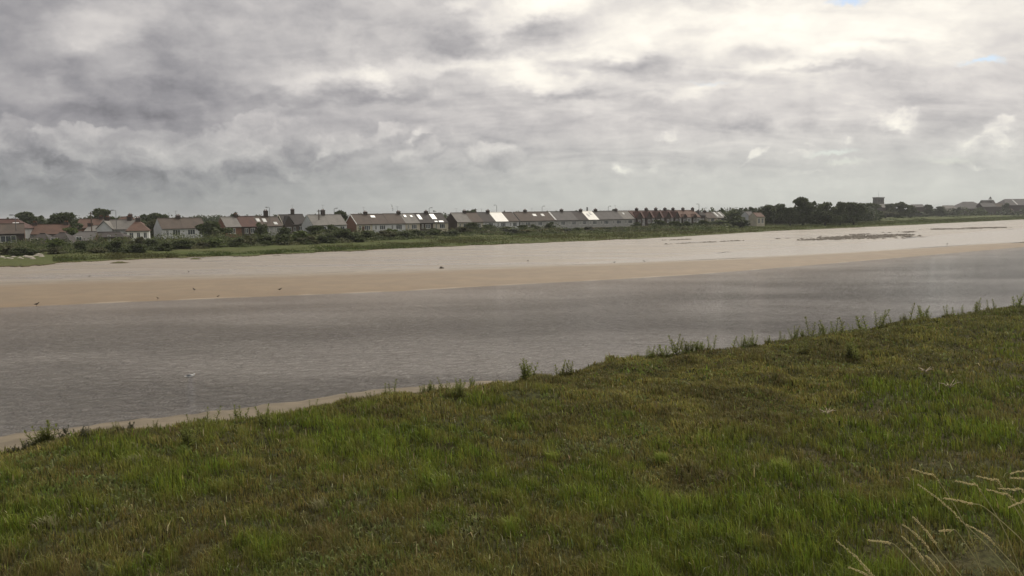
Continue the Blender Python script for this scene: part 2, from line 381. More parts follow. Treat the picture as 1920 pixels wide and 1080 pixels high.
def mat_water():
    m_, t = new_mat('river_water')
    p = t.n('ShaderNodeNewGeometry').outputs['Position']
    a = t.noise(t.mapping(p, rot=(0, 0, R(-32)), sc=(.8, 1.3, 1)), 1.7, 5, .62, .5)
    b = t.noise(t.mapping(p, rot=(0, 0, R(-12)), sc=(1, 1.4, 1)), 6.0, 3, .6, .3)
    big = t.noise(t.mapping(p, rot=(0, 0, R(-35)), sc=(.035, .11, 1)), 1.0, 4, .6, .4)
    amp = t.ss(big, .36, .62, .55, 1.0)
    h = t.m('ADD', t.m('MULTIPLY', t.m('POWER', a, 1.6), 1.0), t.m('MULTIPLY', b, .22))
    h = t.m('MULTIPLY', h, amp)
    murk = t.mix(t.ss(big, .3, .7), (.285, .262, .246), (.222, .206, .198))
    finish(t, murk, .07, h, 1.0, 1.0, .5, ior=1.33)
    return m_
def mat_sand():
    m_, t = new_mat('estuary_sand')
    p = t.n('ShaderNodeNewGeometry').outputs['Position']
    at_ = t.n('ShaderNodeAttribute', attribute_name='zone').outputs['Fac']
    w = t.noise(t.mapping(p, rot=(0, 0, R(-30)), sc=(.05, .30, 1)), 1.0, 5, .6, .3)
    zz = t.m('ADD', at_, t.m('MULTIPLY', t.m('SUBTRACT', w, .5), .16))
    n1 = t.noise(p, .35, 6, .65); n2 = t.noise(p, 3.0, 4, .6); n3 = t.noise(t.mapping(p, rot=(0, 0, R(-34)), sc=(.09, 1.3, 1)), 1.0, 4, .6)
    tan = t.mix(t.ss(n1, .35, .65), (.255, .188, .116), (.210, .155, .098))
    pale = t.mix(t.ss(n1, .35, .65), (.320, .268, .205), (.275, .230, .176))
    wet = t.mix(.5, tan, (.20, .135, .078))
    c = t.mix(t.ss(zz, .0, .10), wet, tan)
    c = t.mix(t.ss(zz, .30, .44), c, pale)
    n4 = t.noise(t.mapping(p, rot=(0, 0, R(-33)), sc=(.02, .16, 1)), 1.0, 6, .65)
    c = t.mix(t.ss(n4, .40, .66, 0, .38), c, (.200, .150, .100))
    c = t.mix(t.ss(n3, .56, .70, 0, .45), c, (.18, .14, .10))
    c = t.mix(t.ss(n2, .54, .70, 0, .5), c, (.17, .14, .10))
    line = t.ss(t.m('ABSOLUTE', t.m('SUBTRACT', t.m('ADD', at_, t.m('MULTIPLY', t.m('SUBTRACT', w, .5), .05)), .43)), .010, .004)
    c = t.mix(t.m('MULTIPLY', line, t.m('MULTIPLY', t.ss(n1, .40, .55), .6)), c, (.12, .095, .07))
    pale_rim = t.ss(t.m('ABSOLUTE', t.m('SUBTRACT', at_, .006)), .012, .004)  # thin broken paler line along the waterline
    c = t.mix(t.m('MULTIPLY', pale_rim, t.ss(t.noise(p, .25, 4), .42, .62, .0, .38)), c, (.46, .40, .32))
    rg = t.m('MULTIPLY', t.ss(zz, .30, .50, .66, .42), t.ss(t.noise(t.mapping(p, rot=(0, 0, R(-31)), sc=(.03, .22, 1)), 1.3, 6, .65), .46, .60, 1.0, t.ss(zz, .46, .56, 1.0, .45)))
    finish(t, c, rg, t.m('ADD', t.m('MULTIPLY', n2, .5), n1), .35, .10, .5)
    return m_
def mat_near_sand():
    m_, t = new_mat('near_sand')
    p = t.n('ShaderNodeNewGeometry').outputs['Position']
    n1 = t.noise(p, .8, 6, .65); n2 = t.noise(p, 9.0, 4, .65)
    c = t.mix(t.ss(n1, .35, .65), (.22, .182, .128), (.155, .128, .090))
    c = t.mix(t.ss(n2, .56, .7, 0, .5), c, (.16, .13, .09))
    finish(t, c, .85, n2, .5, .03, .3); return m_
def mat_marsh():
    m_, t = new_mat('marsh_turf')
    p = t.n('ShaderNodeNewGeometry').outputs['Position']; x, y, z = t.sep(p)[0:3]
    n1 = t.noise(t.mapping(p, rot=(0, 0, R(-35)), sc=(.03, .12, 1)), 1.0, 5, .6, .3); n2 = t.noise(p, 1.2, 5, .65)
    c = t.mix(t.ss(n1, .35, .65), (.080, .100, .028), (.100, .105, .038))
    c = t.mix(t.ss(n2, .45, .7, 0, .6), c, (.045, .058, .018))
    c = t.mix(t.ss(t.m('ADD', z, t.m('MULTIPLY', n2, .15)), .30, .50), (.085, .060, .030), c)
    finish(t, c, .9, n2, .8, .3, .15); return m_
def mat_bank():
    m_, t = new_mat('bank_turf')
    p = t.n('ShaderNodeNewGeometry').outputs['Position']; x, y, z = t.sep(p)[0:3]
    n1 = t.noise(p, .5, 5, .6); n2 = t.noise(p, 7, 5, .65)
    c = t.mix(t.ss(n1, .4, .6), (.090, .078, .038), (.070, .074, .030))
    c = t.mix(t.ss(n2, .4, .65), c, (.035, .034, .016))
    finish(t, c, .95, n2, .8, .06, .1); return m_
def mat_seaweed():
    m_, t = new_mat('seaweed_bed')
    p = t.n('ShaderNodeNewGeometry').outputs['Position']
    n2 = t.noise(p, 1.5, 5, .65)
    finish(t, t.mix(t.ss(n2, .35, .65), (.17, .145, .115), (.10, .086, .068)), .8, n2, .8, .2, .3); return m_
def mat_blades():
    m_, t = new_mat('grass_blades')
    c = t.n('ShaderNodeAttribute', attribute_name='col').outputs['Color']
    finish(t, c, .55, spec=.25, transl=.35); return m_
M['water'] = mat_water(); M['sand'] = mat_sand(); M['near_sand'] = mat_near_sand(); M['marsh'] = mat_marsh()
M['bank'] = mat_bank(); M['seaweed'] = mat_seaweed(); M['blades'] = mat_blades()

# ------------------------------------------------------------------ setting: river, sand, banks
def curve(pts):
    us = np.array([p[0] for p in pts], float); vs = np.array([p[1] for p in pts], float)
    sl0 = (vs[1] - vs[0]) / (us[1] - us[0]); sl1 = (vs[-1] - vs[-2]) / (us[-1] - us[-2])
    def f(u):
        if u < us[0]: v = vs[0] + sl0 * (u - us[0])
        elif u > us[-1]: v = vs[-1] + sl1 * (u - us[-1])
        else: v = float(np.interp(u, us, vs))
        return v
    return f
cA = curve([(0, 577), (250, 566), (500, 556), (750, 546), (960, 534), (1150, 524), (1300, 515), (1500, 499), (1700, 482), (1920, 463)])
cC = curve([(0, 533), (300, 521), (600, 513), (850, 506), (1050, 497), (1200, 492), (1400, 483), (1600, 473), (1750, 463), (1850, 457), (1920, 454)])
cD = curve([(0, 500), (100, 494), (240, 487), (480, 479), (720, 468), (960, 457.5), (1200, 448), (1440, 434), (1680, 423), (1920, 411.5)])
cE = curve([(0, 516), (900, 492), (1050, 494.5), (1150, 488.5), (1300, 479), (1400, 470), (1600, 456), (1700, 447), (1800, 438), (1920, 428)])
cB = curve([(0, 479), (200, 478), (400, 468), (600, 461), (750, 452), (960, 440), (1200, 429), (1440, 423), (1680, 414), (1920, 405)])   # foot of the scrub

def pt(f, u, z, mn=7.0):
    return P(u, max(f(u), vh(u) + mn), z)
wv = MB().poly([(-4000, -300, 0), (6000, -300, 0), (6000, 6000, 0), (-4000, 6000, 0)])
tag(wv.build('river_water', M['water']), kind='structure')

US = np.concatenate([np.arange(-1500, -100, 60), np.arange(-100, 2000, 8), np.arange(2000, 3000, 50)]).astype(float)
def sandbank():
    rows = []; zone = []
    for u in US:
        ch = float(np.clip((u - 1000) / 120, 0, 1))
        zC = .12 * (1 - ch) + .0 * ch; zM = .13 * (1 - ch) - .25 * ch; zE = .16 * (1 - ch) + .01 * ch
        a = pt(cA, u, 0, 30); c = pt(cC, u, zC, 25); e = pt(cE, u, zE, 16); d = pt(cD, u, .25, 10); m_ = (c + e) / 2; m_.z = zM
        if (c - a).length < 1: c = a + (a.normalized() * 1)
        out = a - Vector((a.x, a.y, 0)).normalized() * (4 + .02 * a.length); out.z = -.8
        cr = a.lerp(c, .35); cr.z = .32
        d2 = d + Vector((d.x, d.y, 0)).normalized() * 12; d2.z = .2
        keys = [(out, -.2), (a, 0), (cr, .18), (c, .4), (m_, .55), (e, .7), (d, 1), (d2, 1.1)]
        r_ = []
        for i in range(len(keys) - 1):
            n = 6
            for k in range(n): r_.append((keys[i][0].lerp(keys[i + 1][0], k / n), keys[i][1] + (keys[i + 1][1] - keys[i][1]) * k / n))
        r_.append(keys[-1]); rows.append([q[0] for q in r_]); zone.append([q[1] for q in r_])
    V = np.array([[tuple(q) for q in r_] for r_ in rows]); Z = np.array(zone)
    nz = fbm(V[..., 0] * .06, V[..., 1] * .12, 4)
    V[..., 2] += nz * .10 * np.clip(Z * 5, .05, 1)
    nu, nr = Z.shape
    idx = np.arange(nu * nr).reshape(nu, nr)
    fc = np.stack([idx[:-1, :-1], idx[1:, :-1], idx[1:, 1:], idx[:-1, 1:]], -1).reshape(-1, 4)
    me = np_mesh('sand_bank', V.reshape(-1, 3), fc, M['sand'], True, {'zone': Z.ravel()})
    tag(link('sand_bank', me), kind='structure')
sandbank()

def channel():
    rows = []
    for u in np.arange(1030, 2900, 10.0):
        c = pt(cC, u, 0, 25); e = pt(cE, u, 0, 16)
        rows.append([(q.x, q.y, .012) for q in (c, c.lerp(e, .33), c.lerp(e, .66), e)])
    V = np.array(rows); nu, nr = V.shape[:2]; idx = np.arange(nu * nr).reshape(nu, nr)
    fc = np.stack([idx[:-1, :-1], idx[1:, :-1], idx[1:, 1:], idx[:-1, 1:]], -1).reshape(-1, 4)
    m_, t = new_mat('calm_water'); p = t.n('ShaderNodeNewGeometry').outputs['Position']
    finish(t, (.34, .29, .225), .22, t.noise(p, 1.2, 4), .6, .10, .5, ior=1.33)
    tag(link('shallow_water', np_mesh('shallow_water', V.reshape(-1, 3), fc, m_)), kind='structure')
channel()
def ground_z(u, Y):             # level of the far land by distance from the shore edge
    return 1.7
def farland():
    us = np.concatenate([np.arange(-1500, -100, 60), np.arange(-100, 1980, 2.5), np.arange(1980, 3000, 40)]).astype(float)
    rows = []
    for u in us:
        d = pt(cD, u, .25, 9)
        n_ = fbm(np.array([u * .05]), np.array([3.1]), 5)[0] * (9 if u < 1400 else 14) + max(0, fbm(np.array([u * .012]), np.array([8.7]), 3)[0]) * 16
        if u < 110: n_ -= 6 * min(1, (110 - u) / 60)
        dr = Vector((d.x, d.y, 0)).normalized(); L = d.length + n_
        b = pt(cB, u, 1.0, 7); Lb = max(b.length, L + 12)
        r_ = []
        for k, zz in ((L, -.05), (L + .25, .33), (L + 1.2, .40), (L + 4, .48), ((L + Lb) / 2, .65), (Lb, 1.0), (Lb + 15, 1.4), (Lb + 45, 1.8), (Lb * 1.5 + 60, 2.0), (Lb * 2.5 + 200, 2.2), (9000, 2.5)):
            r_.append((dr.x * k, dr.y * k, zz))
        rows.append(r_)
    V = np.array(rows); nu, nr = V.shape[:2]
    V[:, 2:6, 2] += fbm(V[:, 2:6, 0] * .3, V[:, 2:6, 1] * .3, 3) * .12
    idx = np.arange(nu * nr).reshape(nu, nr)
    fc = np.stack([idx[:-1, :-1], idx[1:, :-1], idx[1:, 1:], idx[:-1, 1:]], -1).reshape(-1, 4)
    tag(link('far_bank', np_mesh('far_bank', V.reshape(-1, 3), fc, M['marsh'])), kind='structure')
farland()

# rising land at the horizon on the left
def hills():
    V = []; n = 90
    for i in range(n + 1):
        u = -700 + i * 1100 / n
        hgt = 15 * math.exp(-((u - 20) / 160) ** 2) + 1.5 * math.sin(i * .5) + 3
        for Y, zz in ((2500, 0), (2700, hgt * .6), (3000, hgt), (3600, 0)):
            p = at(u, Y); V.append((p.x, p.y, zz))
    idx = np.arange(len(V)).reshape(n + 1, 4)
    fc = np.stack([idx[:-1, :-1], idx[1:, :-1], idx[1:, 1:], idx[:-1, 1:]], -1).reshape(-1, 4)
    tag(link('hills', np_mesh('hills', np.array(V), fc, simple('hill_wood', (.05, .06, .04), (.035, .045, .03), .01, world_co=True), True)), kind='structure')
hills()

# near bank -------------------------------------------------------------
cN = curve([(0, 842), (80, 826), (200, 808), (300, 798), (400, 782), (500, 768), (600, 757), (700, 746), (800, 731), (900, 720), (965, 716), (1010, 702), (1090, 686), (1150, 670), (1250, 664), (1380, 644), (1500, 628), (1600, 614), (1700, 600), (1800, 585), (1920, 571)])
cW = curve([(0, 814), (200, 790), (400, 768), (560, 748), (700, 728), (900, 711), (965, 711), (1000, 702), (1100, 686), (1920, 560)])
def zedge(u): return float(np.interp(u, [0, 900, 980, 1100, 1920], [.55, .60, .75, 1.15, 1.25]))
UA = np.arange(-1600, 3000, 5.0)
_ed = [P(u, max(cN(u), vh(u) + 95), zedge(u) + .16) for u in UA]
ED_AZ = np.array([math.atan2(p.x, p.y) for p in _ed]); ED_R = np.array([math.hypot(p.x, p.y) for p in _ed]); ED_Z = np.array([zedge(u) for u in UA])
def near_edge(x, y):
    a = np.arctan2(x, y); return np.interp(a, ED_AZ, ED_R), np.interp(a, ED_AZ, ED_Z)
def near_z(x, y):
    r_ = np.hypot(x, y); re, ze = near_edge(x, y)
    re = re + fbm(x * .55, y * .55, 3) * 1.7 + fbm(x * 2.1, y * 2.1, 3) * 1.0
    t_ = np.clip((re - r_) / 5.0, 0, 1); t_ = t_ * t_ * (3 - 2 * t_)
    z = ze + (1.45 - ze) * t_ + fbm(x * .35, y * .35, 3) * .34 + fbm(x * 1.3 + 5, y * 1.3, 3) * .22
    z = z + np.clip((r_ - 16) / 10, 0, 1) * np.clip((re - r_) / 3, 0, 1) * np.abs(fbm(x * .9 + 31, y * .9 + 3, 3)) * .6
    s_ = np.clip((9.0 - y) / 5.5, 0, 1); z = z + s_ * 3.0                       # railway embankment by the camera
    over = np.clip((r_ - re) / .7, 0, 1)
    return z - over * (ze + .75) - np.clip(r_ - re - .7, 0, 8) * .06
def nearbank():
    az = np.linspace(-1.1, 1.15, 700); V = []
    k = np.concatenate([np.linspace(1.0, 3.0, 60), np.linspace(-1.2, 0.99, 60)])
    re = np.interp(az, ED_AZ, ED_R)
    inner = np.array([.05, .1, .15, .2, .25] + list(np.linspace(.3, .96, 110)))
    G = []
    for i, a in enumerate(az):
        rs = np.concatenate([inner * re[i], re[i] + np.linspace(-1.2 if re[i] > 40 else -.9, 1.8, 28), [re[i] + 3.5]])
        G.append(np.stack([np.sin(a) * rs, np.cos(a) * rs], -1))
    G = np.array(G); x, y = G[..., 0], G[..., 1]; z = near_z(x, y)
    V = np.stack([x, y, z], -1); nu, nr = x.shape; idx = np.arange(nu * nr).reshape(nu, nr)
    fc = np.stack([idx[:-1, :-1], idx[1:, :-1], idx[1:, 1:], idx[:-1, 1:]], -1).reshape(-1, 4)
    tag(link('near_bank', np_mesh('near_bank', V.reshape(-1, 3), fc, M['bank'], True)), kind='structure')
    # narrow beach below it
    rows = []
    for u in np.arange(-1500, 2800, 10.0):
        e = P(u, max(cN(u), vh(u) + 95), .5); w_ = P(u, max(cW(u), vh(u) + 80), 0)
        dr = Vector((e.x, e.y, 0)).normalized(); re_ = math.hypot(e.x, e.y); rw = max(math.hypot(w_.x, w_.y) - .25, re_ + .35)
        rw += .5 * fbm(np.array([u * .03]), np.array([1.0]), 3)[0]
        sk = .8 * float(np.clip((u - 965) / 50, 0, 1))
        rows.append([tuple(dr * k + Vector((0, 0, zz - sk))) for k, zz in ((re_ - 2.5, .42), (re_ - .5, .30), ((re_ + rw) / 2, .14), (rw, 0), (rw + 2.5, -.5))])
    V = np.array(rows); nu, nr = V.shape[:2]; idx = np.arange(nu * nr).reshape(nu, nr)
    fc = np.stack([idx[:-1, :-1], idx[1:, :-1], idx[1:, 1:], idx[:-1, 1:]], -1).reshape(-1, 4)
    tag(link('near_beach', np_mesh('near_beach', V.reshape(-1, 3), fc, M['near_sand'], True)), kind='structure')
nearbank()

# ------------------------------------------------------------------ grass on the near bank
def blades_mesh(name, n, az0, az1, r_lo, seed, hgt, wid, palette, mask=None, power=1.0, edge_pad=.05, lean=.5):
    rs = np.random.RandomState(seed)
    a = rs.uniform(az0, az1, n * 3); re = np.interp(a, ED_AZ, ED_R) - edge_pad
    lo = r_lo; tt = rs.rand(n * 3)
    r_ = (lo ** (1 - power) + tt * (re ** (1 - power) - lo ** (1 - power))) ** (1 / (1 - power)) if power != 1 else lo * (re / lo) ** tt
    x = np.sin(a) * r_; y = np.cos(a) * r_
    keep = np.ones(len(x), bool) if mask is None else mask(x, y, rs)
    x = x[keep][:n]; y = y[keep][:n]; n = len(x); r_ = np.hypot(x, y)
    z = near_z(x, y) - .01
    h = hgt(x, y, r_, rs); w = wid * (.6 + .8 * rs.rand(n)) * np.clip(r_ / 13, 1, 3.0)
    th = rs.uniform(0, 2 * np.pi, n); ca, sa = np.cos(th), np.sin(th)
    lf = lean * rs.rand(n) ** 1.3 * h; la = rs.normal(2.6, 1.3, n); lx = np.cos(la) * lf; ly = np.sin(la) * lf    # wind pushes the blades to the left
    V = np.zeros((n, 5, 3))
    V[:, 0] = np.stack([x - ca * w * .5, y - sa * w * .5, z], -1); V[:, 1] = np.stack([x + ca * w * .5, y + sa * w * .5, z], -1)
    mx, my, mz = x + lx * .35, y + ly * .35, z + h * .6
    V[:, 2] = np.stack([mx - ca * w * .4, my - sa * w * .4, mz], -1); V[:, 3] = np.stack([mx + ca * w * .4, my + sa * w * .4, mz], -1)
    V[:, 4] = np.stack([x + lx, y + ly, z + np.sqrt(np.maximum(h * h - lf * lf * .8, .0004))], -1)
    b = (np.arange(n) * 5)[:, None]
    fc = np.concatenate([b + np.array([[0, 1, 3]]), b + np.array([[0, 3, 2]]), b + np.array([[2, 3, 4]])], 0)
    c = palette(x, y, r_, rs)
    C = np.repeat(np.concatenate([c, np.ones((n, 1))], 1)[:, None, :], 5, 1); 
    return np_mesh(name, V.reshape(-1, 3), fc, M['blades'], False, {'col': C.reshape(-1, 4)})
def shrubby(x, y):              # 1 where the low olive saltmarsh shrub grows, near the river edge
    re, _ = near_edge(x, y); d = re - np.hypot(x, y)
    a = np.arctan2(x, y); wdt = np.interp(a, [-.6, -.3, 0, .2, .45, .7], [3.5, 3.5, 8, 17, 20, 9])
    return np.clip((wdt - d) / 3.0 + fbm(x * .25, y * .25, 3) * 4, 0, 1)
def jit(c, rs, n, s=.25):
    return np.clip(np.array(c)[None, :] * (1 + rs.normal(0, s, (n, 1))) * (1 + rs.normal(0, .08, (n, 3))), .004, 1)
def lush(x, y): return np.clip(.46 + fbm(x * .42 + 40, y * .42 + 12, 3) * 3.2 + fbm(x * 1.7, y * 1.7 + 12, 3) * 2.2, 0, 1)
def dry(x, y): return np.clip(fbm(x * .30 + 80, y * .36 + 7, 3) * 4 + fbm(x * 1.3 + 8, y * 1.3 + 7, 3) * 2.5 - .45, 0, 1)
def tuft(x, y): return np.clip(.5 + fbm(x * 2.6 + 3, y * 2.6 + 1, 3) * 3.2, 0, 1)
def pal_grass(x, y, r_, rs):
    n = len(x); g = lush(x, y)[:, None]; d = dry(x, y)[:, None]; s = shrubby(x, y)[:, None]
    c = jit((.148, .182, .026), rs, n, .38) * g + jit((.170, .152, .044), rs, n, .4) * (1 - g)
    c = c * (1 - .7 * d) + .7 * d * jit((.16, .125, .055), rs, n, .35)
    c = c * (1 - .6 * s) + .6 * s * jit((.175, .165, .050), rs, n, .3)
    c = c * (.66 + .62 * tuft(x, y)[:, None])
    k = rs.rand(n) < .012; c[k] = jit((.42, .38, .20), rs, n)[k]
    return c
def pal_shrub(x, y, r_, rs):
    n = len(x); m_ = np.clip(.5 + fbm(x * .8, y * .8, 3) * 4, 0, 1)[:, None]
    c = jit((.235, .215, .060), rs, n, .4) * m_ + jit((.150, .136, .048), rs, n, .35) * (1 - m_)
    rr = np.clip((x - 8) / 20, 0, 1)[:, None]; c = c * (1 - .4 * rr) + .4 * rr * jit((.110, .140, .045), rs, n)
    k = rs.rand(n) < .02; c[k] = jit((.24, .21, .13), rs, n)[k]
    return c
def h_grass(x, y, r_, rs):
    g = lush(x, y); s = shrubby(x, y)
    return (.08 + .14 * g + .12 * tuft(x, y)) * (1 - .45 * s) * (.45 + .8 * rs.rand(len(x)) ** 1.5)
def h_shrub(x, y, r_, rs):
    b = np.clip(.5 + fbm(x * .9 + 3, y * .9, 3) * 3, .1, 1)
    return (.06 + .16 * b) * (.4 + .9 * rs.rand(len(x)))
me = blades_mesh('meadow_grass', 600000, -.72, .80, 3.3, 1, h_grass, .012, pal_grass, lambda x, y, rs: (rs.rand(len(x)) > .75 * shrubby(x, y)) & (rs.rand(len(x)) < .4 + tuft(x, y)), 1.15, lean=.85)
tag(link('meadow_grass', me), 'green and brown tufted grass covering the near bank below the railway', 'grass', kind='stuff')
me = blades_mesh('saltmarsh_shrub', 260000, -.72, .80, 9, 2, h_shrub, .017, pal_shrub, lambda x, y, rs: rs.rand(len(x)) < shrubby(x, y), .6, lean=1.0)
tag(link('saltmarsh_shrub', me), 'low olive saltmarsh shrub along the edge of the near bank', 'ground cover', kind='stuff')

def pal_tall(x, y, r_, rs):
    n = len(x); g = np.clip(lush(x, y) + .2, 0, 1)[:, None]
    c = jit((.15, .21, .025), rs, n, .4) * g + jit((.17, .165, .05), rs, n, .4) * (1 - g)
    k = rs.rand(n) < .035; c[k] = jit((.48, .44, .25), rs, n)[k]
    return c
def h_tall(x, y, r_, rs): return .10 + .18 * rs.rand(len(x)) ** 1.6
me = blades_mesh('tall_grass', 50000, -.72, .80, 3.4, 4, h_tall, .016, pal_tall, lambda x, y, rs: (rs.rand(len(x)) > .85 * shrubby(x, y)) & (rs.rand(len(x)) < tuft(x * .7 + 9, y * .7) ** 2.5 + .06), 1.15, lean=1.05)
tag(link('tall_grass', me), 'coarser bright grass blades standing in tufts over the near meadow', 'grass', kind='stuff')
me = blades_mesh('embankment_grass', 70000, .15, .80, 3.2, 12, lambda x, y, r_, rs: .12 + .25 * rs.rand(len(x)), .008, pal_grass, lambda x, y, rs: np.hypot(x, y) < 9.5, 2.2, lean=1.0)
tag(link('embankment_grass', me), 'dull rough grass on the embankment under the nodding seed heads', 'grass', kind='stuff')
def pal_broad(x, y, r_, rs):
    n = len(x); k_ = np.clip(.5 + fbm(x * .5 + 60, y * .5, 3) * 4, 0, 1)[:, None]
    return jit((.20, .21, .085), rs, n, .3) * k_ + jit((.15, .19, .045), rs, n, .3) * (1 - k_)
def h_broad(x, y, r_, rs): return .05 + .11 * rs.rand(len(x))
me = blades_mesh('broad_leaf_herbs', 70000, -.72, .80, 5.0, 9, h_broad, .034, pal_broad, lambda x, y, rs: rs.rand(len(x)) < np.clip(fbm(x * .8 + 21, y * .8 + 44, 3) * 7 - .2, .02, 1), 1.0, lean=1.1)
tag(link('broad_leaf_herbs', me), 'patches of short broad leaved herbs among the near grass', 'ground cover', kind='stuff')
# ------------------------------------------------------------------ houses on the far bank
TH = R(38); EX = Vector((math.cos(TH), math.sin(TH), 0))
L0 = at(300, 215)
def row_s(u, L=L0, e=EX):
    k = AZ(u); return (k * L.y - L.x) / (e.x - k * e.y)
def row_p(u, L=L0, e=EX): return L + e * row_s(u, L, e)
def row_depth(u): return row_p(u).y if u < 1330 else row_p(1330).y

def window(par, x0, x1, z0, z1, y, side='f', glass='glass', mull=1):
    """frame ring with its pane as a sub-part; side f: facade, l: left gable"""
    f = .07; m_ = MB()
    def bx(a0, a1, c0, c1, d0, d1, mb):
        if side == 'f': mb.box((a0, d0, c0), (a1, d1, c1))
        else: mb.box((d0, a0, c0), (d1, a1, c1))
    bx(x0, x1, z1 - f, z1, y - .06, y + .02, m_); bx(x0 - .05, x1 + .05, z0 - .04, z0 + f, y - .09, y + .02, m_)
    bx(x0, x0 + f, z0 + f, z1 - f, y - .06, y + .02, m_); bx(x1 - f, x1, z0 + f, z1 - f, y - .06, y + .02, m_)
    for i in range(1, mull + 1):
        c = x0 + (x1 - x0) * i / (mull + 1); bx(c - .035, c + .035, z0 + f, z1 - f, y - .055, y + .02, m_)
    o = m_.build('window', M['trim'], par)
    g = MB(); bx(x0 + f - .01, x1 - f + .01, z0 + f - .01, z1 - f + .01, y - .03, y + .015, g); g.build('pane', M[glass], o)
    return o
def chimney(par, x, y, z0, z1, w=.55, d=.9, mat='brick_dark', pots=2):
    m_ = MB(); m_.box((x - w, y - d / 2, z0), (x + w, y + d / 2, z1 - .16)).box((x - w - .07, y - d / 2 - .07, z1 - .16), (x + w + .07, y + d / 2 + .07, z1))
    c = m_.build('chimney', M[mat], par)
    for i in range(pots):
        px = x + (i - (pots - 1) / 2) * .5
        MB().tube([(px, y, z1 - .01), (px, y, z1 + .35), (px, y, z1 + .38)], [.13, .11, .14], 8).build('chimney_pot', M['pot'], c)
    return c
def aerial(par, x, y, z, h=1.6, w=.5):
    m_ = MB().tube([(x, y, z), (x, y, z + h)], .03, 5).tube([(x - w, y, z + h - .1), (x + w, y, z + h - .1)], .022, 5)
    for i in range(5): m_.tube([(x - w + i * w / 2, y - .22, z + h - .1), (x - w + i * w / 2, y + .22, z + h - .1)], .014, 4)
    m_.build('aerial', M['metal'], par)
def skylight(par, x, w, t0, t1, e, r, d2, glass='lamp_glass'):
    """glass set proud of the front roof slope, t along the slope 0 eave .. 1 ridge"""
    def q(xx, tt, o): 
        n = Vector((0, -(r - e), d2)).normalized() * o; return Vector((xx, -.35 + (d2 + .35) * tt, e - .35 * (r - e) / d2 + (r - e) * (1 + .35 / d2) * tt)) + n
    fr = MB().slab([q(x, t0, .12), q(x + w, t0, .12), q(x + w, t1, .12), q(x, t1, .12)], .10).build('skylight', M['trim'], par)
    i = .08; MB().slab([q(x + i, t0 + .03, .14), q(x + w - i, t0 + .03, .14), q(x + w - i, t1 - .03, .14), q(x + i, t1 - .03, .14)], .05).build('pane', M[glass], fr)
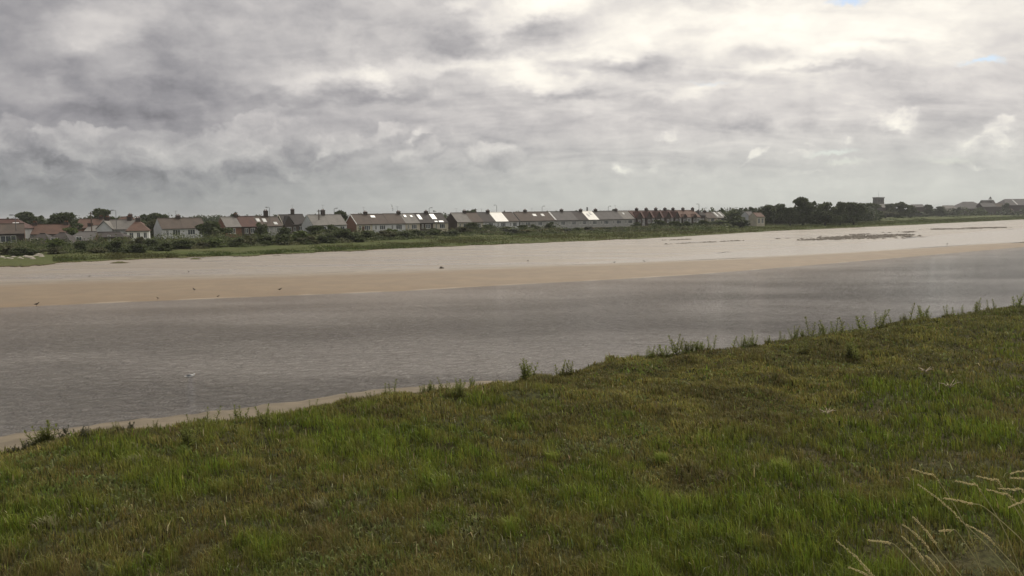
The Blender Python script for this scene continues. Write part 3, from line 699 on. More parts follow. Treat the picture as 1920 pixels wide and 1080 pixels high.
def house(name, p, w, label, e=3.0, r=5.9, d=8.0, wall='render_white', roof='roof_brown', th=TH, cat='house', chim=(), sky=(), wins=None,
          hipl=0, hipr=0, fgable=None, aer=(), verge=None, group=None, ctop=.75, wallg=None, door=None, floor2=False, sidewin=False, eave_over=.35):
    """local x along the facade, y into the house; p front left corner"""
    o = empty(name, p, th, label, cat, group)
    w2 = w - .02; m_ = MB(); mid = d / 2
    m_.poly([(0.01, 0, -1.5), (w2, 0, -1.5), (w2, 0, e), (.01, 0, e)])
    back = [(w2, d, -1.5), (.01, d, -1.5), (.01, d, e), (w2, d, e)]
    rl = e + (r - e) * (0 if hipl else 1) - .05; rr_ = e + (r - e) * (0 if hipr else 1) - .05
    gl = [(.01, d, -1.5), (.01, 0, -1.5), (.01, 0, e)] + ([(.01, mid, rl)] if not hipl else []) + [(.01, d, e)]
    gr = [(w2, 0, -1.5), (w2, d, -1.5), (w2, d, e)] + ([(w2, mid, rr_)] if not hipr else []) + [(w2, 0, e)]
    if wallg:
        m_.build('front_wall', M[wall], o); MB().poly(back).build('rear_wall', M[wall], o)
        MB().poly(gl).build('gable_wall', M[wallg], o); MB().poly(gr).build('gable_wall', M[wallg], o)
    else:
        m_.poly(back).poly(gl).poly(gr).build('wall', M[wall], o)
    ov = eave_over; k = (r - e) / mid; ez = e - ov * k
    x0 = -ov * .8 if hipl else 0.0; x1 = w2 + ov * .8 if hipr else w2 + .005; R0 = hipl; R1 = w2 - hipr
    rm = MB()
    rm.slab([(x0, -ov, ez), (x1, -ov, ez), (R1 if hipr else x1, mid, r), (R0 if hipl else x0, mid, r)], .14)
    rm.slab([(x1, d + ov, ez), (x0, d + ov, ez), (R0 if hipl else x0, mid, r + .002), (R1 if hipr else x1, mid, r + .002)], .14)
    if hipl: rm.slab([(x0, d + ov, ez), (x0, -ov, ez), (R0, mid, r)], .14)
    if hipr: rm.slab([(x1, -ov, ez), (x1, d + ov, ez), (R1, mid, r)], .14)
    rm.tube([(R0 if hipl else x0 + .01, mid, r + .03), (R1 if hipr else x1 - .01, mid, r + .03)], .12, 6)
    ro = rm.build('roof', M[roof], o)
    MB().box((.03, -ov - .11, ez - .16), (w2 - .03, -ov + .0, ez - .04)).build('gutter', M['fascia_dark'], o)
    if verge:
        vm_ = MB().slab([(-.10, -ov, ez + .05), (.06, -ov, ez + .05), (.06, mid, r + .06), (-.10, mid, r + .06)], .26)
        vm_.slab([(.06, d + ov, ez + .05), (-.10, d + ov, ez + .05), (-.10, mid, r + .062), (.06, mid, r + .062)], .26)
        vm_.build('bargeboard', M[verge], o)
    if wins is None: wins = [(.14, .26, 0), (.42, .78, 1)]
    for a, b, kind in wins:
        window(o, w * a, w * b, (.9 if kind != 2 else .05), 2.35, 0, mull=2 if b - a > .25 else 1)
        if floor2: window(o, w * a, w * b, 3.5, 4.8, 0, mull=1)
    if door is not None: MB().box((w * door, -.05, 0), (w * door + .9, .02, 2.1)).build('door', M['door'], o)
    if sidewin: window(o, 3.2, 4.2, 1.0, 2.2, 0, side='l')
    for cx in chim: chimney(o, w * cx, mid + .05, r - 1.0, r + ctop, mat='brick_dark')
    for ax in aer: aerial(o, w * ax, mid, r + (ctop if any(abs(ax - c) < .1 for c in chim) else -.1))
    for a, b, t0, t1 in sky: skylight(o, w * a, w * (b - a), t0, t1, e, r, mid)
    if fgable:                  # gable facing the river
        a, b, h_ = fgable; xa, xb = w * a, w * b; xm = (xa + xb) / 2; dep = mid * (h_ - e) / (r - e)
        MB().poly([(xa, -.6, -1.5), (xb, -.6, -1.5), (xb, -.6, e), (xm, -.6, h_), (xa, -.6, e)]).poly([(xa, .0, -1.5), (xa, -.6, -1.5), (xa, -.6, e), (xa, 0, e)]).poly([(xb, -.6, -1.5), (xb, 0, -1.5), (xb, 0, e), (xb, -.6, e)]).build('bay_wall', M[wallg or wall], o)
        b1 = MB().slab([(xa - .15, -.9, e - .1), (xm, -.9, h_ + .12), (xm, dep, h_ + .12), (xa - .15, .1, e - .1)], -.12)
        b1.slab([(xb + .15, -.9, e - .1), (xb + .15, .1, e - .1), (xm, dep, h_ + .121), (xm, -.9, h_ + .121)], -.12); b1.build('bay_roof', M[roof], o)
        window(o, xm - .7, xm + .7, .9, 2.3, -.6)
        if floor2: window(o, xm - .6, xm + .6, 3.5, 4.7, -.6)
    return o
def unit(u0, u1, label, g=1.9, name='terraced_bungalow', **kw):
    p = row_p(u0); w = row_s(u1) - row_s(u0); g += max(0, (u0 - 300)) * .0006
    return house(name, (p.x, p.y, g), w, label, **kw)

RB = 'row of low bungalows facing the river'
unit(302, 343, 'white bungalow with mottled brown roof, left half of the pair starting the row', e=2.9, r=5.5, wall='render_white', chim=(.98,), wins=[(.2, .32, 0), (.5, .85, 1)], aer=(.55,), group=RB)
unit(343, 386, 'white rendered bungalow with brown roof behind the big bush, right half of the white pair', e=2.9, r=5.5, wall='render_white', wins=[(.18, .5, 1), (.7, .85, 0)], group=RB)
unit(422, 452, 'brick bungalow with pale grey roof and blue framed window just right of the big bush', r=5.6, wall='brick', roof='roof_pale', wins=[(.3, .62, 1)], chim=(.98,), group=RB)
unit(452, 483, 'bungalow with plain red tile roof next to the pale grey roofed one', r=5.7, wall='brick_dark', roof='roof_red', wins=[(.2, .4, 0), (.55, .8, 0)], group=RB)
unit(483, 509, 'brown roofed bungalow with two round looking skylights beside the red roof', r=5.7, wall='render_grey_and_shaded', roof='roof_brown', sky=((.1, .35, .45, .75), (.55, .8, .4, .75)), chim=(.98,), ctop=1.6, group=RB)
unit(509, 530, 'brown bungalow at the end of its block with a light stripe down its roof edge', r=5.5, wall='render_grey_and_shaded', roof='roof_brown', sky=((.3, .6, .15, .4),), group=RB)
unit(586, 618, 'pale roofed white bungalow with big whitewashed end gable, left half', e=3.0, r=5.9, wall='render_white', roof='roof_pale', chim=(.95,), ctop=1.4, aer=(.75, .95), group=RB)
unit(618, 650, 'pale brownish roofed white bungalow between whitewashed gable house and brick gable house', e=3.0, r=5.9, wall='render_white', roof='roof_pale', wins=[(.3, .45, 0), (.6, .85, 1)], group=RB)
unit(668, 698, 'bungalow with bare brick end gable and white bargeboards', r=5.9, wall='render_cream', wallg='brick', verge='trim', roof='roof_brown', chim=(.95,), aer=(.85,), wins=[(.15, .3, 0), (.5, .85, 1)], door=.35, group=RB)
unit(698, 729, 'brown roofed bungalow with one high white skylight near the brick gable', r=5.9, wall='render_white', roof='roof_brown', sky=((.15, .42, .62, .85),), group=RB)
unit(729, 760, 'brown roofed white bungalow with round chimney top left of pale grey roof', r=5.95, wall='render_white', roof='roof_brown', chim=(.97,), aer=(.9,), group=RB)
unit(760, 787, 'pale grey roofed bungalow with two small skylights in middle of the row', r=5.95, wall='render_cream', roof='roof_pale', sky=((.18, .36, .6, .85), (.62, .78, .6, .8)), group=RB)
unit(787, 812, 'dark brown bungalow with one tall narrow skylight strip', r=5.95, wall='brick_dark', roof='roof_dark', sky=((.12, .36, .35, .85),), chim=(.97,), group=RB)
unit(812, 840, 'dark roofed bungalow with large white glazed patch and open end gable beside the gap', r=5.95, wall='render_cream', roof='roof_dark', sky=((.08, .4, .35, .9), (.1, .3, .05, .18), (.38, .7, .03, .2)), group=RB)
unit(857, 884, 'pale beige roofed bungalow just after the gap in the row', r=6.0, wall='render_cream', wallg='brick_dark', roof='roof_pale', chim=(.98,), aer=(.4,), group=RB)
unit(884, 906, 'brown roofed bungalow half hidden by shrubs, right of pale beige roof', r=6.0, wall='render_cream', roof='roof_brown', group=RB)
unit(906, 929, 'dark brown bungalow immediately left of the glaring white roof', r=6.0, wall='render_white', roof='roof_dark', chim=(.93,), group=RB)
unit(929, 953, 'bungalow whose whole roof glares white, larger one left of centre of row', r=6.0, wall='render_white', roof='roof_glare', group=RB)
unit(953, 973, 'dark brown roofed bungalow to the right of the larger glaring white roof', r=6.0, wall='render_white', roof='roof_brown', group=RB)
unit(975, 1000, 'brown roofed bungalow with cluttered ridge below small dark trees', r=6.0, wall='render_grey_and_shaded', roof='roof_brown', chim=(.9,), group=RB)
unit(1000, 1021, 'brown roofed bungalow with a single skylight high on left of slope', r=6.0, wall='render_grey_and_shaded', roof='roof_brown', sky=((.3, .62, .5, .75),), aer=(.5,), group=RB)
unit(1021, 1043, 'brown roofed bungalow with skylight and pale edge before the solid green bush', r=6.0, wall='render_grey_and_shaded', roof='roof_brown', sky=((.05, .3, .5, .75), (.88, .95, .05, .97)), group=RB)
unit(1043, 1064, 'grey brown bungalow behind the upright green bush, first of the walled block', r=6.05, wall='render_grey_and_shaded', roof='roof_grey', verge='trim', group=RB)  # white walls from here rightwards painted grey to carry their backlit shade
unit(1064, 1084, 'dark grey bungalow with chimney, second of the block behind brick garden wall', r=6.05, wall='render_grey_and_shaded', roof='roof_grey', chim=(.1,), group=RB)
unit(1084, 1103, 'dark grey bungalow directly left of the smaller glaring white roof', r=6.05, wall='render_grey_and_shaded', roof='roof_dark', chim=(.95,), group=RB)
unit(1103, 1123, 'bungalow with smaller glaring white roof carrying two grey skylights, right of centre', r=6.05, wall='render_grey_and_shaded', roof='roof_glare', sky=((.25, .4, .4, .7), (.55, .72, .6, .85)), group=RB)
unit(1123, 1146, 'grey roofed bungalow right of the smaller white roof, with squat chimney', r=6.05, wall='render_grey_and_shaded', roof='roof_grey', chim=(.3,), group=RB)
unit(1146, 1169, 'grey roofed bungalow behind a tall lamp post near end of the walled block', r=6.05, wall='render_grey_and_shaded', roof='roof_grey', chim=(.97,), aer=(.9,), group=RB)
unit(1169, 1190, 'light blue grey roofed bungalow with small skylights next to the red terrace', r=6.05, wall='render_grey_and_shaded', roof='roof_pale', sky=((.3, .45, .55, .75),), group=RB)
RT = 'red roofed two storey terrace'
tl = ['dark red gabled terraced house adjoining the pale bungalow, first of the red terrace', 'second house of the red terrace, deep red roof and pointed bay gable',
      'third house of the red terrace, deep red roof between two squat chimneys', 'fourth house of the red terrace, dark gable in the middle of terrace',
      'fifth house of the red terrace, dark wall with white roof lights', 'sixth house of the red terrace with bright orange roof', 'last house of red terrace at its right end with orange roof']
uu = [1191, 1209, 1227, 1245, 1262, 1277, 1296, 1314]
for i in range(7):
    unit(uu[i], uu[i + 1], tl[i], name='terraced_house', e=3.2, r=6.0, wall='render_grey_and_shaded' if i != 4 else 'render_grey_and_shaded', wallg='brick_dark', roof='roof_orange' if i > 4 else 'roof_red', chim=(.9,), ctop=1.0,
         fgable=(.05, .62, 5.4) if i < 5 else (.05, .45, 4.3), wins=[(.62, .86, 0)], group=RT, sky=((.62, .75, .3, .7), (.82, .93, .35, .7)) if i == 4 else ())

# separate houses: (u, depth, ground) gives the front left corner
def lone(u0, Y, g, w, label, th=0, **kw):
    p = at(u0, Y); return house(kw.pop('name', 'house'), (p.x, p.y, g), w, label, th=R(th), **kw)
lone(-22, 172, 1.6, 6.5, 'brick outbuilding with cream edged brown roof at the far left edge', th=30, e=3.0, r=4.9, d=6, wall='brick_dark', wallg='brick', roof='roof_brown', verge='render_cream', name='outbuilding', cat='outbuilding', wins=[(.3, .75, 1)])
lone(-14, 200, 1.6, 7, 'grey white house with faded reddish roof behind the brick outbuilding', th=12, e=3.9, r=6.0, d=7, wall='render_grey_and_shaded', roof='roof_red', hipr=2.5, sky=((.55, .75, .3, .6),), wins=[(.75, .9, 0)])
lone(33, 205, 1.0, 11, 'long house with orange brown tiled roof and white framed dormers at left', th=10, e=2.9, r=5.1, d=7, wall='brick_dark', roof='roof_orange', chim=(.25, .93), ctop=.6, wins=[(.18, .38, 1), (.5, .65, 0), (.85, .97, 0)])
lone(28, 178, .9, 7.6, 'low dark brown hipped roof in front of the orange roofed house, left of two', th=5, e=1.3, r=3.3, d=8, wall='brick_dark', roof='roof_dark', hipl=3.2, hipr=3.2, name='garage', cat='outbuilding', wins=[(.4, .6, 0)])
lone(68, 180, .9, 7.2, 'low dark brown hipped roof in front of the orange roofed house, right of two', th=5, e=1.3, r=3.4, d=8, wall='brick_dark', roof='roof_dark', hipl=3, hipr=3, name='garage', cat='outbuilding', wins=[(.4, .6, 0)])
lone(118, 184, 1.0, 6.2, 'low grey brown roofed shed among the bushes left of dark timber shed', th=15, e=1.6, r=3.4, d=7, wall='wood', roof='roof_grey', hipl=2.4, name='shed', cat='outbuilding', wins=[(.4, .6, 0)])
lone(156, 214, 1.2, 9.5, 'cream walled bungalow with flat pale mottled roof behind telegraph pole', th=5, e=3.0, r=4.4, d=6, wall='render_cream', roof='roof_pale', chim=(.05,), ctop=.7, aer=(.1,), name='bungalow', wins=[(.2, .4, 1), (.6, .8, 1)])
lone(171, 190, 1.2, 7.0, 'dark timber shed with purple brown roof in front of the twin gabled white house', th=8, e=2.0, r=3.0, d=5, wall='wood', roof='roof_dark', hipr=1.5, name='shed', cat='outbuilding', wins=[(.1, .18, 0), (.5, .58, 0)])
lone(181, 205, 1.5, 8.6, 'bluish white house with two front gables and pale roof', th=4, e=3.4, r=5.6, d=7, wall='render_white', roof='roof_pale', chim=(.15, .8), fgable=(.02, .45, 5.2), wins=[(.72, .9, 0)], aer=(.15,))
lone(236, 204, 1.5, 5.2, 'bright white bungalow with reddish hipped roof right of the twin gabled house', th=22, e=3.0, r=5.3, d=7, wall='render_bright', roof='roof_orange', hipl=2, hipr=2.3, chim=(.5,), name='bungalow', wins=[(.12, .3, 0), (.45, .6, 2), (.75, .9, 0)])
lone(196, 240, 1.5, 10, 'tan hipped roof peeping over the twin gabled white house', th=10, e=3.6, r=6.5, d=9, wall='brick', roof='roof_orange', hipl=3.5, hipr=3.5, chim=(.6,))
lone(140, 245, 1.5, 7, 'small red tiled house glimpsed between the two big trees at left', th=10, e=3.5, r=6.0, d=8, wall='brick', roof='roof_orange', chim=(.9,))
lone(530, 262, 1.8, 5.6, 'dark brown gabled house with cream edged gable in the gap left of whitewashed gable', th=38, e=3.4, r=6.4, d=7, wall='brick_dark', roof='roof_dark', verge='render_cream', fgable=(.05, .6, 5.8))
lone(548, 285, 1.8, 5.5, 'dark brown house with tall thin chimney behind the gap left of whitewashed gable', th=38, e=3.6, r=6.6, d=7, wall='brick_dark', roof='roof_dark', chim=(.3,), ctop=1.8, aer=(.3,))
Y2 = 385
lone(1313, Y2, 2.2, 3.2, 'dark hipped house with small white lean-to beside the end of red terrace', th=30, e=4.2, r=6.6, d=6, wall='brick_dark', roof='roof_dark', hipl=1.4, hipr=1.4, name='cottage')
lone(1326, Y2 + 5, 2.2, 5.4, 'low brown roofed bungalow right of the red terrace', th=25, e=2.8, r=5.4, d=8, wall='render_cream', roof='roof_brown', chim=(.3,), name='bungalow')
lone(1344, Y2 + 10, 2.2, 6.2, 'low building with light metallic sheet roof right of the red terrace', th=25, e=2.8, r=5.6, d=9, wall='render_cream', roof='roof_pale', sky=((.15, .3, .2, .9), (.6, .75, .2, .9)), name='bungalow')
lone(1404, 372, 2.2, 3.4, 'small blue grey house among the trees right of the metallic roof, left of two', th=20, e=3.6, r=5.6, d=6, wall='render_white', roof='roof_grey', name='cottage')
lone(1419, 366, 2.2, 4.4, 'small pinkish house with white posts among trees right of the metallic roof, right of two', th=20, e=3.2, r=4.9, d=6, wall='render_cream', roof='roof_orange', name='cottage', wins=[(.15, .4, 2), (.6, .85, 2)])
lone(1466, 420, 2.2, 4.5, 'pale pitched roof showing through leaves left of the big dark tree', th=25, e=4.2, r=6.6, d=6, wall='render_cream', roof='roof_pale', name='cottage')
lone(1654, 780, 3, 15, 'long low pinkish brown roof just right of the square church tower', th=10, e=8.0, r=11.2, d=10, wall='brick_dark', roof='roof_pale')
lone(1713, 800, 3, 13, 'red brick house with grey roof between rounded trees at right', th=10, e=8.0, r=10.5, d=9, wall='brick_dark', roof='roof_grey')
lone(1773, 860, 3, 13, 'low white roofed building left of the large hipped hall', th=10, e=6.5, r=9.6, d=10, wall='render_cream', roof='roof_pale')
lone(1799, 880, 2, 34, 'large hall with long grey hipped roof in the distance at right', th=6, e=7.2, r=14.5, d=22, wall='brick_dark', roof='roof_grey', hipl=11, hipr=10, name='hall', cat='hall', wins=[(.1, .14, 0), (.3, .34, 0), (.5, .54, 0), (.7, .74, 0)])
lone(1842, 875, 2, 16, 'grey roofed wing between the large hipped hall and the spired chapel', th=6, e=9.0, r=13.2, d=12, wall='brick_dark', roof='roof_grey', chim=(.9,), name='hall', cat='hall')
lone(1866, 900, 2, 12, 'brown grey roofed house right of the small spire', th=6, e=9, r=12.6, d=10, wall='brick_dark', roof='roof_brown')
lone(1885, 900, 2, 40, 'large dark roofed building running off the right edge', th=4, e=10.5, r=17.2, d=22, wall='brick_dark', roof='roof_grey', hipl=6, sky=((.35, .38, .1, .9),), name='hall', cat='hall', wins=[(.1, .14, 0), (.3, .34, 0)])
lone(1893, 890, 2, 5, 'small low red roofed house in front of the dark building at right edge', th=4, e=4, r=6.5, d=6, wall='brick', roof='roof_red', name='cottage')

# stone church tower
def tower():
    Y = 900; p = at(1643, Y); w = 9.2
    o = empty('church_tower', (p.x, p.y, 2), R(4), 'square brown stone church tower with flagpole rising above the distant trees', 'church tower')
    h = ztop(1650, 369.5, Y) - 2; m_ = MB()
    for k in range(4):          # tapering stages
        a = .12 * k; m_.box((a, a, h * k / 4 - (2 if k == 0 else 0)), (w - a, w - a, h * (k + 1) / 4 - .02 if k < 3 else h - 1.2))
    m_.box((-.05, -.05, h - 1.2), (w + .05, w + .05, h - .7)); m_.build('wall', M['stone'], o)
    b = MB()
    for i in range(6): 
        x = i * w / 5.5; b.box((x, 0, h - .7), (x + .95, .5, h)).box((x, w - .5, h - .7), (x + .95, w, h))
    b.box((.0, .5, h - .7), (.5, w - .5, h - .1)); b.build('battlement', M['stone'], o)
    for x in (2.2, 5.2): MB().box((x, .30, h * .72), (x + 1.4, .40, h * .86)).build('louvre', M['fascia_dark'], o)
    MB().tube([(w / 2, w / 2, h - 1), (w / 2, w / 2, ztop(1651, 358, Y) - 2)], [.13, .08], 6).build('flagpole', M['metal'], o)
tower()
def chapel():
    Y = 905; p = at(1843, Y)
    o = house('chapel', (p.x, p.y, 2), 15, 'chapel with small pointed white banded bell turret on dark roof at right', e=12, r=16.2, d=9, th=R(3), cat='chapel', wall='stone', roof='roof_dark', wins=[(.3, .36, 0)])
    zt = ztop(1860, 368, Y) - 2; c = (10.2, 3.2)
    MB().box((c[0] - 1.4, c[1] - 1.4, 10), (c[0] + 1.4, c[1] + 1.4, zt - 4.6)).build('turret', M['stone'], o)
    b = MB()
    for sx in (-1, 1):
        for sy in (-1, 1): b.box((c[0] + sx * 1.0 - .22, c[1] + sy * 1.0 - .22, zt - 4.6), (c[0] + sx * 1.0 + .22, c[1] + sy * 1.0 + .22, zt - 2.9))
    b.box((c[0] - 1.5, c[1] - 1.5, zt - 2.9), (c[0] + 1.5, c[1] + 1.5, zt - 2.6)).build('belfry', M['trim'], o)
    MB().tube([(c[0], c[1], zt - 2.6), (c[0], c[1], zt - 2.2), (c[0], c[1], zt)], [1.6, 1.2, .05], 8).build('spire', M['roof_grey'], o)
chapel()
def turret():
    Y = 400; p = at(1101, Y)
    o = empty('clock_turret', (p.x, p.y, 2), 0, 'slim grey turret with pale stepped base above the smaller white roof', 'turret')
    z0 = ztop(1101, 399, Y) - 2; z1 = ztop(1101, 388.5, Y) - 2
    MB().box((-2.2, -1.5, -1), (2.2, 1.5, z0)).build('wall', M['render_cream'], o)
    MB().slab([(-2.4, -1.7, z0), (2.4, -1.7, z0), (.7, 0, z0 + .9), (-.7, 0, z0 + .9)], .1).build('roof', M['roof_pale'], o)
    MB().tube([(0, 0, z0), (0, 0, z1 - .6), (0, 0, z1 - .5), (0, 0, z1)], [.42, .34, .46, .3], 8).build('shaft', M['metal'], o)
turret()

# garden wall along the bungalows right of the upright bush
def garden_wall(u0, u1, label, mat, off=-7, h=1.0):
    a = row_p(u0) + Vector((-EX.y, EX.x, 0)) * off; b = row_p(u1) + Vector((-EX.y, EX.x, 0)) * off
    o = empty('garden_wall', (a.x, a.y, 1.9), TH, label, 'garden wall'); L = (b - a).length
    MB().box((0, -.12, -.8), (L, .12, h)).build('brickwork', M[mat], o)
    c = MB().box((-.05, -.17, h), (L + .05, .17, h + .10)); c.build('coping', M['render_cream'], o)
    m_ = MB()
    for i in range(int(L / 4) + 1): m_.box((i * 4 - .16, -.16, -.8), (i * 4 + .16, -.121, h - .02))
    m_.build('pier', M[mat], o)
garden_wall(1052, 1122, 'dark red brick garden wall in front of the grey roofed bungalows, left stretch', 'wood_red', h=.35)
garden_wall(1124, 1186, 'pinkish brick garden wall below the smaller white roof, right stretch', 'wood_red', off=-8, h=.35)

# ------------------------------------------------------------------ poles and lamps
def pole(u, vt, vb_Y, label, kind, w=.11, side=-1):
    Y = vb_Y; zt = ztop(u, vt, Y); p = at(u, Y, 1.0); h = zt - 1.0
    o = empty({'lamp': 'street_lamp', 'tele': 'telegraph_pole', 'mast': 'aerial_mast'}[kind], p, 0, label, {'lamp': 'street lamp', 'tele': 'telegraph pole', 'mast': 'aerial mast'}[kind])
    if kind == 'lamp':
        MB().tube([(0, 0, -.5), (0, 0, 1.2), (0, 0, 1.3), (0, 0, h - .2)], [w * 1.3, w * 1.3, w * .8, w * .6], 8).build('post', M['metal'], o)
        MB().tube([(0, 0, h - .25), (side * .2, 0, h - .02), (side * .9, -.1, h)], w * .5, 6).build('arm', M['metal'], o)
        hd = MB().box((side * .8 - .35, -.22, h - .08), (side * .8 + .35, .08, h + .08)).build('lamp_head', M['metal'], o)
        MB().box((side * .8 - .28, -.18, h - .12), (side * .8 + .28, .04, h - .075)).build('lens', M['lamp_glass'], hd)
    elif kind == 'tele':
        MB().tube([(0, 0, -.5), (0, 0, h)], [w * 1.4, w], 8).build('post', M['wood'], o)
        MB().box((-.55, -.06, h - .55), (.55, .06, h - .43)).build('crossarm', M['wood'], o)
        for x in (-.45, -.15, .15, .45): MB().tube([(x, 0, h - .43), (x, 0, h - .30), (x, 0, h - .24)], [.04, .07, .03], 6).build('insulator', M['render_grey_and_shaded'], o)
    else:
        MB().tube([(0, 0, -.5), (0, 0, h)], [.05, .035], 6).build('post', M['metal'], o)
        m_ = MB().tube([(-.5, 0, h - .15), (.5, 0, h - .15)], .025, 5)
        for i in range(5): m_.tube([(-.5 + .25 * i, -.25, h - .15), (-.5 + .25 * i, .25, h - .15)], .018, 4)
        m_.build('antenna', M['metal'], o)
pole(29, 403, 175, 'street lamp with pale head at the far left before the orange roof', 'lamp')
pole(171, 397, 192, 'telegraph pole in front of the spiky dark tree at left', 'tele')
pole(218, 394, 200, 'thin grey lamp post between the twin gabled house and dark tree', 'lamp', .09)
pole(330, 395, 225, 'slim aerial mast rising behind the white pair of bungalows', 'mast')
pole(506, 388.5, 235, 'tall street lamp in front of the brown roof with skylights', 'lamp', .10)
pole(598, 393, 245, 'short telegraph pole in front of the whitewashed gable house', 'tele', .13)
pole(627, 390.5, 255, 'street lamp left of the round dark tree', 'lamp', .12, 1)
pole(805, 389.5, 280, 'street lamp with bracket in front of the dark tall skylight roof', 'lamp', .12, 1)
pole(892, 391, 300, 'telegraph pole in front of the brown roof left of white roof', 'tele', .13)
pole(931.5, 384.5, 305, 'tall street lamp standing in front of larger glaring white roof', 'lamp', .12)
pole(1016.5, 386.5, 335, 'street lamp above the brown roofs with skylights, right of centre', 'lamp', .12, 1)
pole(1140.5, 386.5, 325, 'tall street lamp right of the smaller glaring white roof', 'lamp', .12, 1)
pole(1310.5, 382.5, 370, 'tallest street lamp at the right end of the red terrace', 'lamp', .14)
pole(1321, 390, 400, 'thinner street lamp beyond the end of the red terrace', 'lamp', .11, 1)
pole(1230, 388, 372, 'aerial mast over the red terrace between second and third chimneys', 'mast')
pole(903, 391, 330, 'spiky aerial mast right of small dark tree behind the row', 'mast')

# ------------------------------------------------------------------ trees and bushes
def crown_mesh(name, seed, mat, n=1500, kind='round', leaf=.05):
    """unit crown: radius about .5, height 0..1; many leaf clumps on lobes spread through the volume"""
    rs = np.random.RandomState(seed); L = []
    nl = {'mass': 46, 'round': 26, 'ragged': 22, 'pine': 24, 'bush': 22, 'low': 26}[kind]
    for i in range(nl):
        a = rs.uniform(0, 2 * np.pi); q = rs.rand() ** .5
        if i < 7: zc = .16 + .09 * i; rad = .12; sz = .22 * (1 - .07 * i)
        elif kind == 'mass': zc = rs.uniform(.04, .86); rad = .43 * math.sqrt(max(.04, 1 - (max(0, zc - .25) / .68) ** 2)); sz = rs.uniform(.08, .16)
        elif kind == 'round': zc = rs.uniform(.16, .86); rad = .40 * math.sqrt(max(.05, 1 - ((zc - .45) / .52) ** 2)); sz = rs.uniform(.10, .19)
        elif kind == 'ragged': zc = rs.uniform(.15, .93); rad = .42 * (1 - .55 * abs(zc - .4)); sz = rs.uniform(.07, .17)
        elif kind == 'pine': zc = rs.uniform(.10, .95); rad = .40 * (1.05 - zc) ** .7; sz = rs.uniform(.06, .14)
        elif kind == 'bush': zc = rs.uniform(.08, .78); rad = .38 * math.sqrt(max(.05, 1 - (zc / .95) ** 2)); sz = rs.uniform(.12, .22)
        else: zc = rs.uniform(.05, .6); rad = .42 * (1 - .5 * zc); sz = rs.uniform(.13, .25)
        L.append((rad * q * math.cos(a), rad * q * math.sin(a), zc, sz))
    L = np.array(L); pick = rs.choice(nl, n, p=L[:, 3] ** 1.8 / (L[:, 3] ** 1.8).sum())
    dv = rs.normal(size=(n, 3)); dv /= np.linalg.norm(dv, axis=1)[:, None]
    rr = L[pick, 3] * (.55 + .5 * rs.rand(n)); zs = .75 if kind != 'pine' else .9
    c = L[pick, :3] + dv * rr[:, None] * np.array([1, 1, zs]); c[:, 2] = np.clip(c[:, 2], .0, 1.03)
    sz = leaf * (.6 + .9 * rs.rand(n))
    a1 = rs.normal(size=(n, 3)); a1 = a1 * .6 + dv * 0; a1 /= np.linalg.norm(a1, axis=1)[:, None]
    nn = dv + rs.normal(size=(n, 3)) * .6; a2 = np.cross(nn, a1); a2 /= np.linalg.norm(a2, axis=1)[:, None] + 1e-6
    V = np.stack([c - a1 * sz[:, None], c + a2 * sz[:, None] * .6, c + a1 * sz[:, None], c - a2 * sz[:, None] * .6], 1)
    return np_mesh(name, V.reshape(-1, 3), np.arange(n * 4).reshape(n, 4), mat)
def trunk_mesh(seed, lo=-.25):
    rs = random.Random(seed); m_ = MB(); m_.tube([(0, 0, lo), (.01, 0, .1), (0, .02, .45)], [.055, .04, .02], 7)
    for i in range(6):
        a = rs.uniform(0, 6.28); z = rs.uniform(.0, .3); r_ = rs.uniform(.2, .36)
        m_.tube([(0, 0, z), (math.cos(a) * r_ * .5, math.sin(a) * r_ * .5, z + .16), (math.cos(a) * r_, math.sin(a) * r_, z + .36)], [.025, .015, .006], 5)
    return m_.mesh('trunk', M['bark'], True)
TR = [trunk_mesh(i) for i in range(3)]; BT = [trunk_mesh(i + 9, -.1) for i in range(2)]
CM = {}
def crown(kind, mat, var, n, leaf):
    k = (kind, mat, var)
    if k not in CM: CM[k] = crown_mesh('crown', hash((kind, var)) % 1000 if False else (len(CM) * 13 + 5), M[mat], n, kind, leaf)
    return CM[k]
TREES = 'trees standing behind the houses and on the far shore'; BUSH = 'bushes along the foot of the far bank'
_cnt = [0]
def tree(u, vt, wpx, Y, label, kind='round', mat='leaf_dark', g=1.8, stem=.06, name='tree', dense=1.0):
    _cnt[0] += 1; zt = ztop(u, vt, Y); h = zt - g; w = wpx * Y / F * (1.45 if u < 320 else 1.22 if u < 1370 else 1.3); p = at(u, Y, g)
    if stem < .1 and kind in ('round', 'ragged'): kind = 'mass'; stem = .0
    o = empty(name, p, _cnt[0] * 1.3, label, 'tree', TREES)
    c = link('crown', crown(kind, mat, _cnt[0] % 3, int(3200 * dense), .040), o); c.location = (0, 0, h * stem); c.scale = (w, w, h * (1 - stem))
    t_ = link('trunk', TR[_cnt[0] % 3], o); t_.location = (0, 0, h * stem); t_.scale = (w * .8, w * .8, h * (1 - stem)) if stem < .3 else (w * .6, w * .6, h * .9)
def bush(u, vt, wpx, Y, label, mat='leaf_mid', g=1.0, kind='bush', name='bush', cat='bush'):
    _cnt[0] += 1; zt = ztop(u, vt, Y); h = max(.6, zt - g + .2); w = wpx * Y / F; p = at(u, Y, g - .2)
    o = empty(name, p, _cnt[0] * 1.7, label, cat, BUSH)
    c = link('foliage', crown(kind, mat, _cnt[0] % 4, 1300, .055), o); c.scale = (w, w, h)
    s_ = link('stem', BT[_cnt[0] % 2], o); s_.scale = (w * .7, w * .7, h * .8)

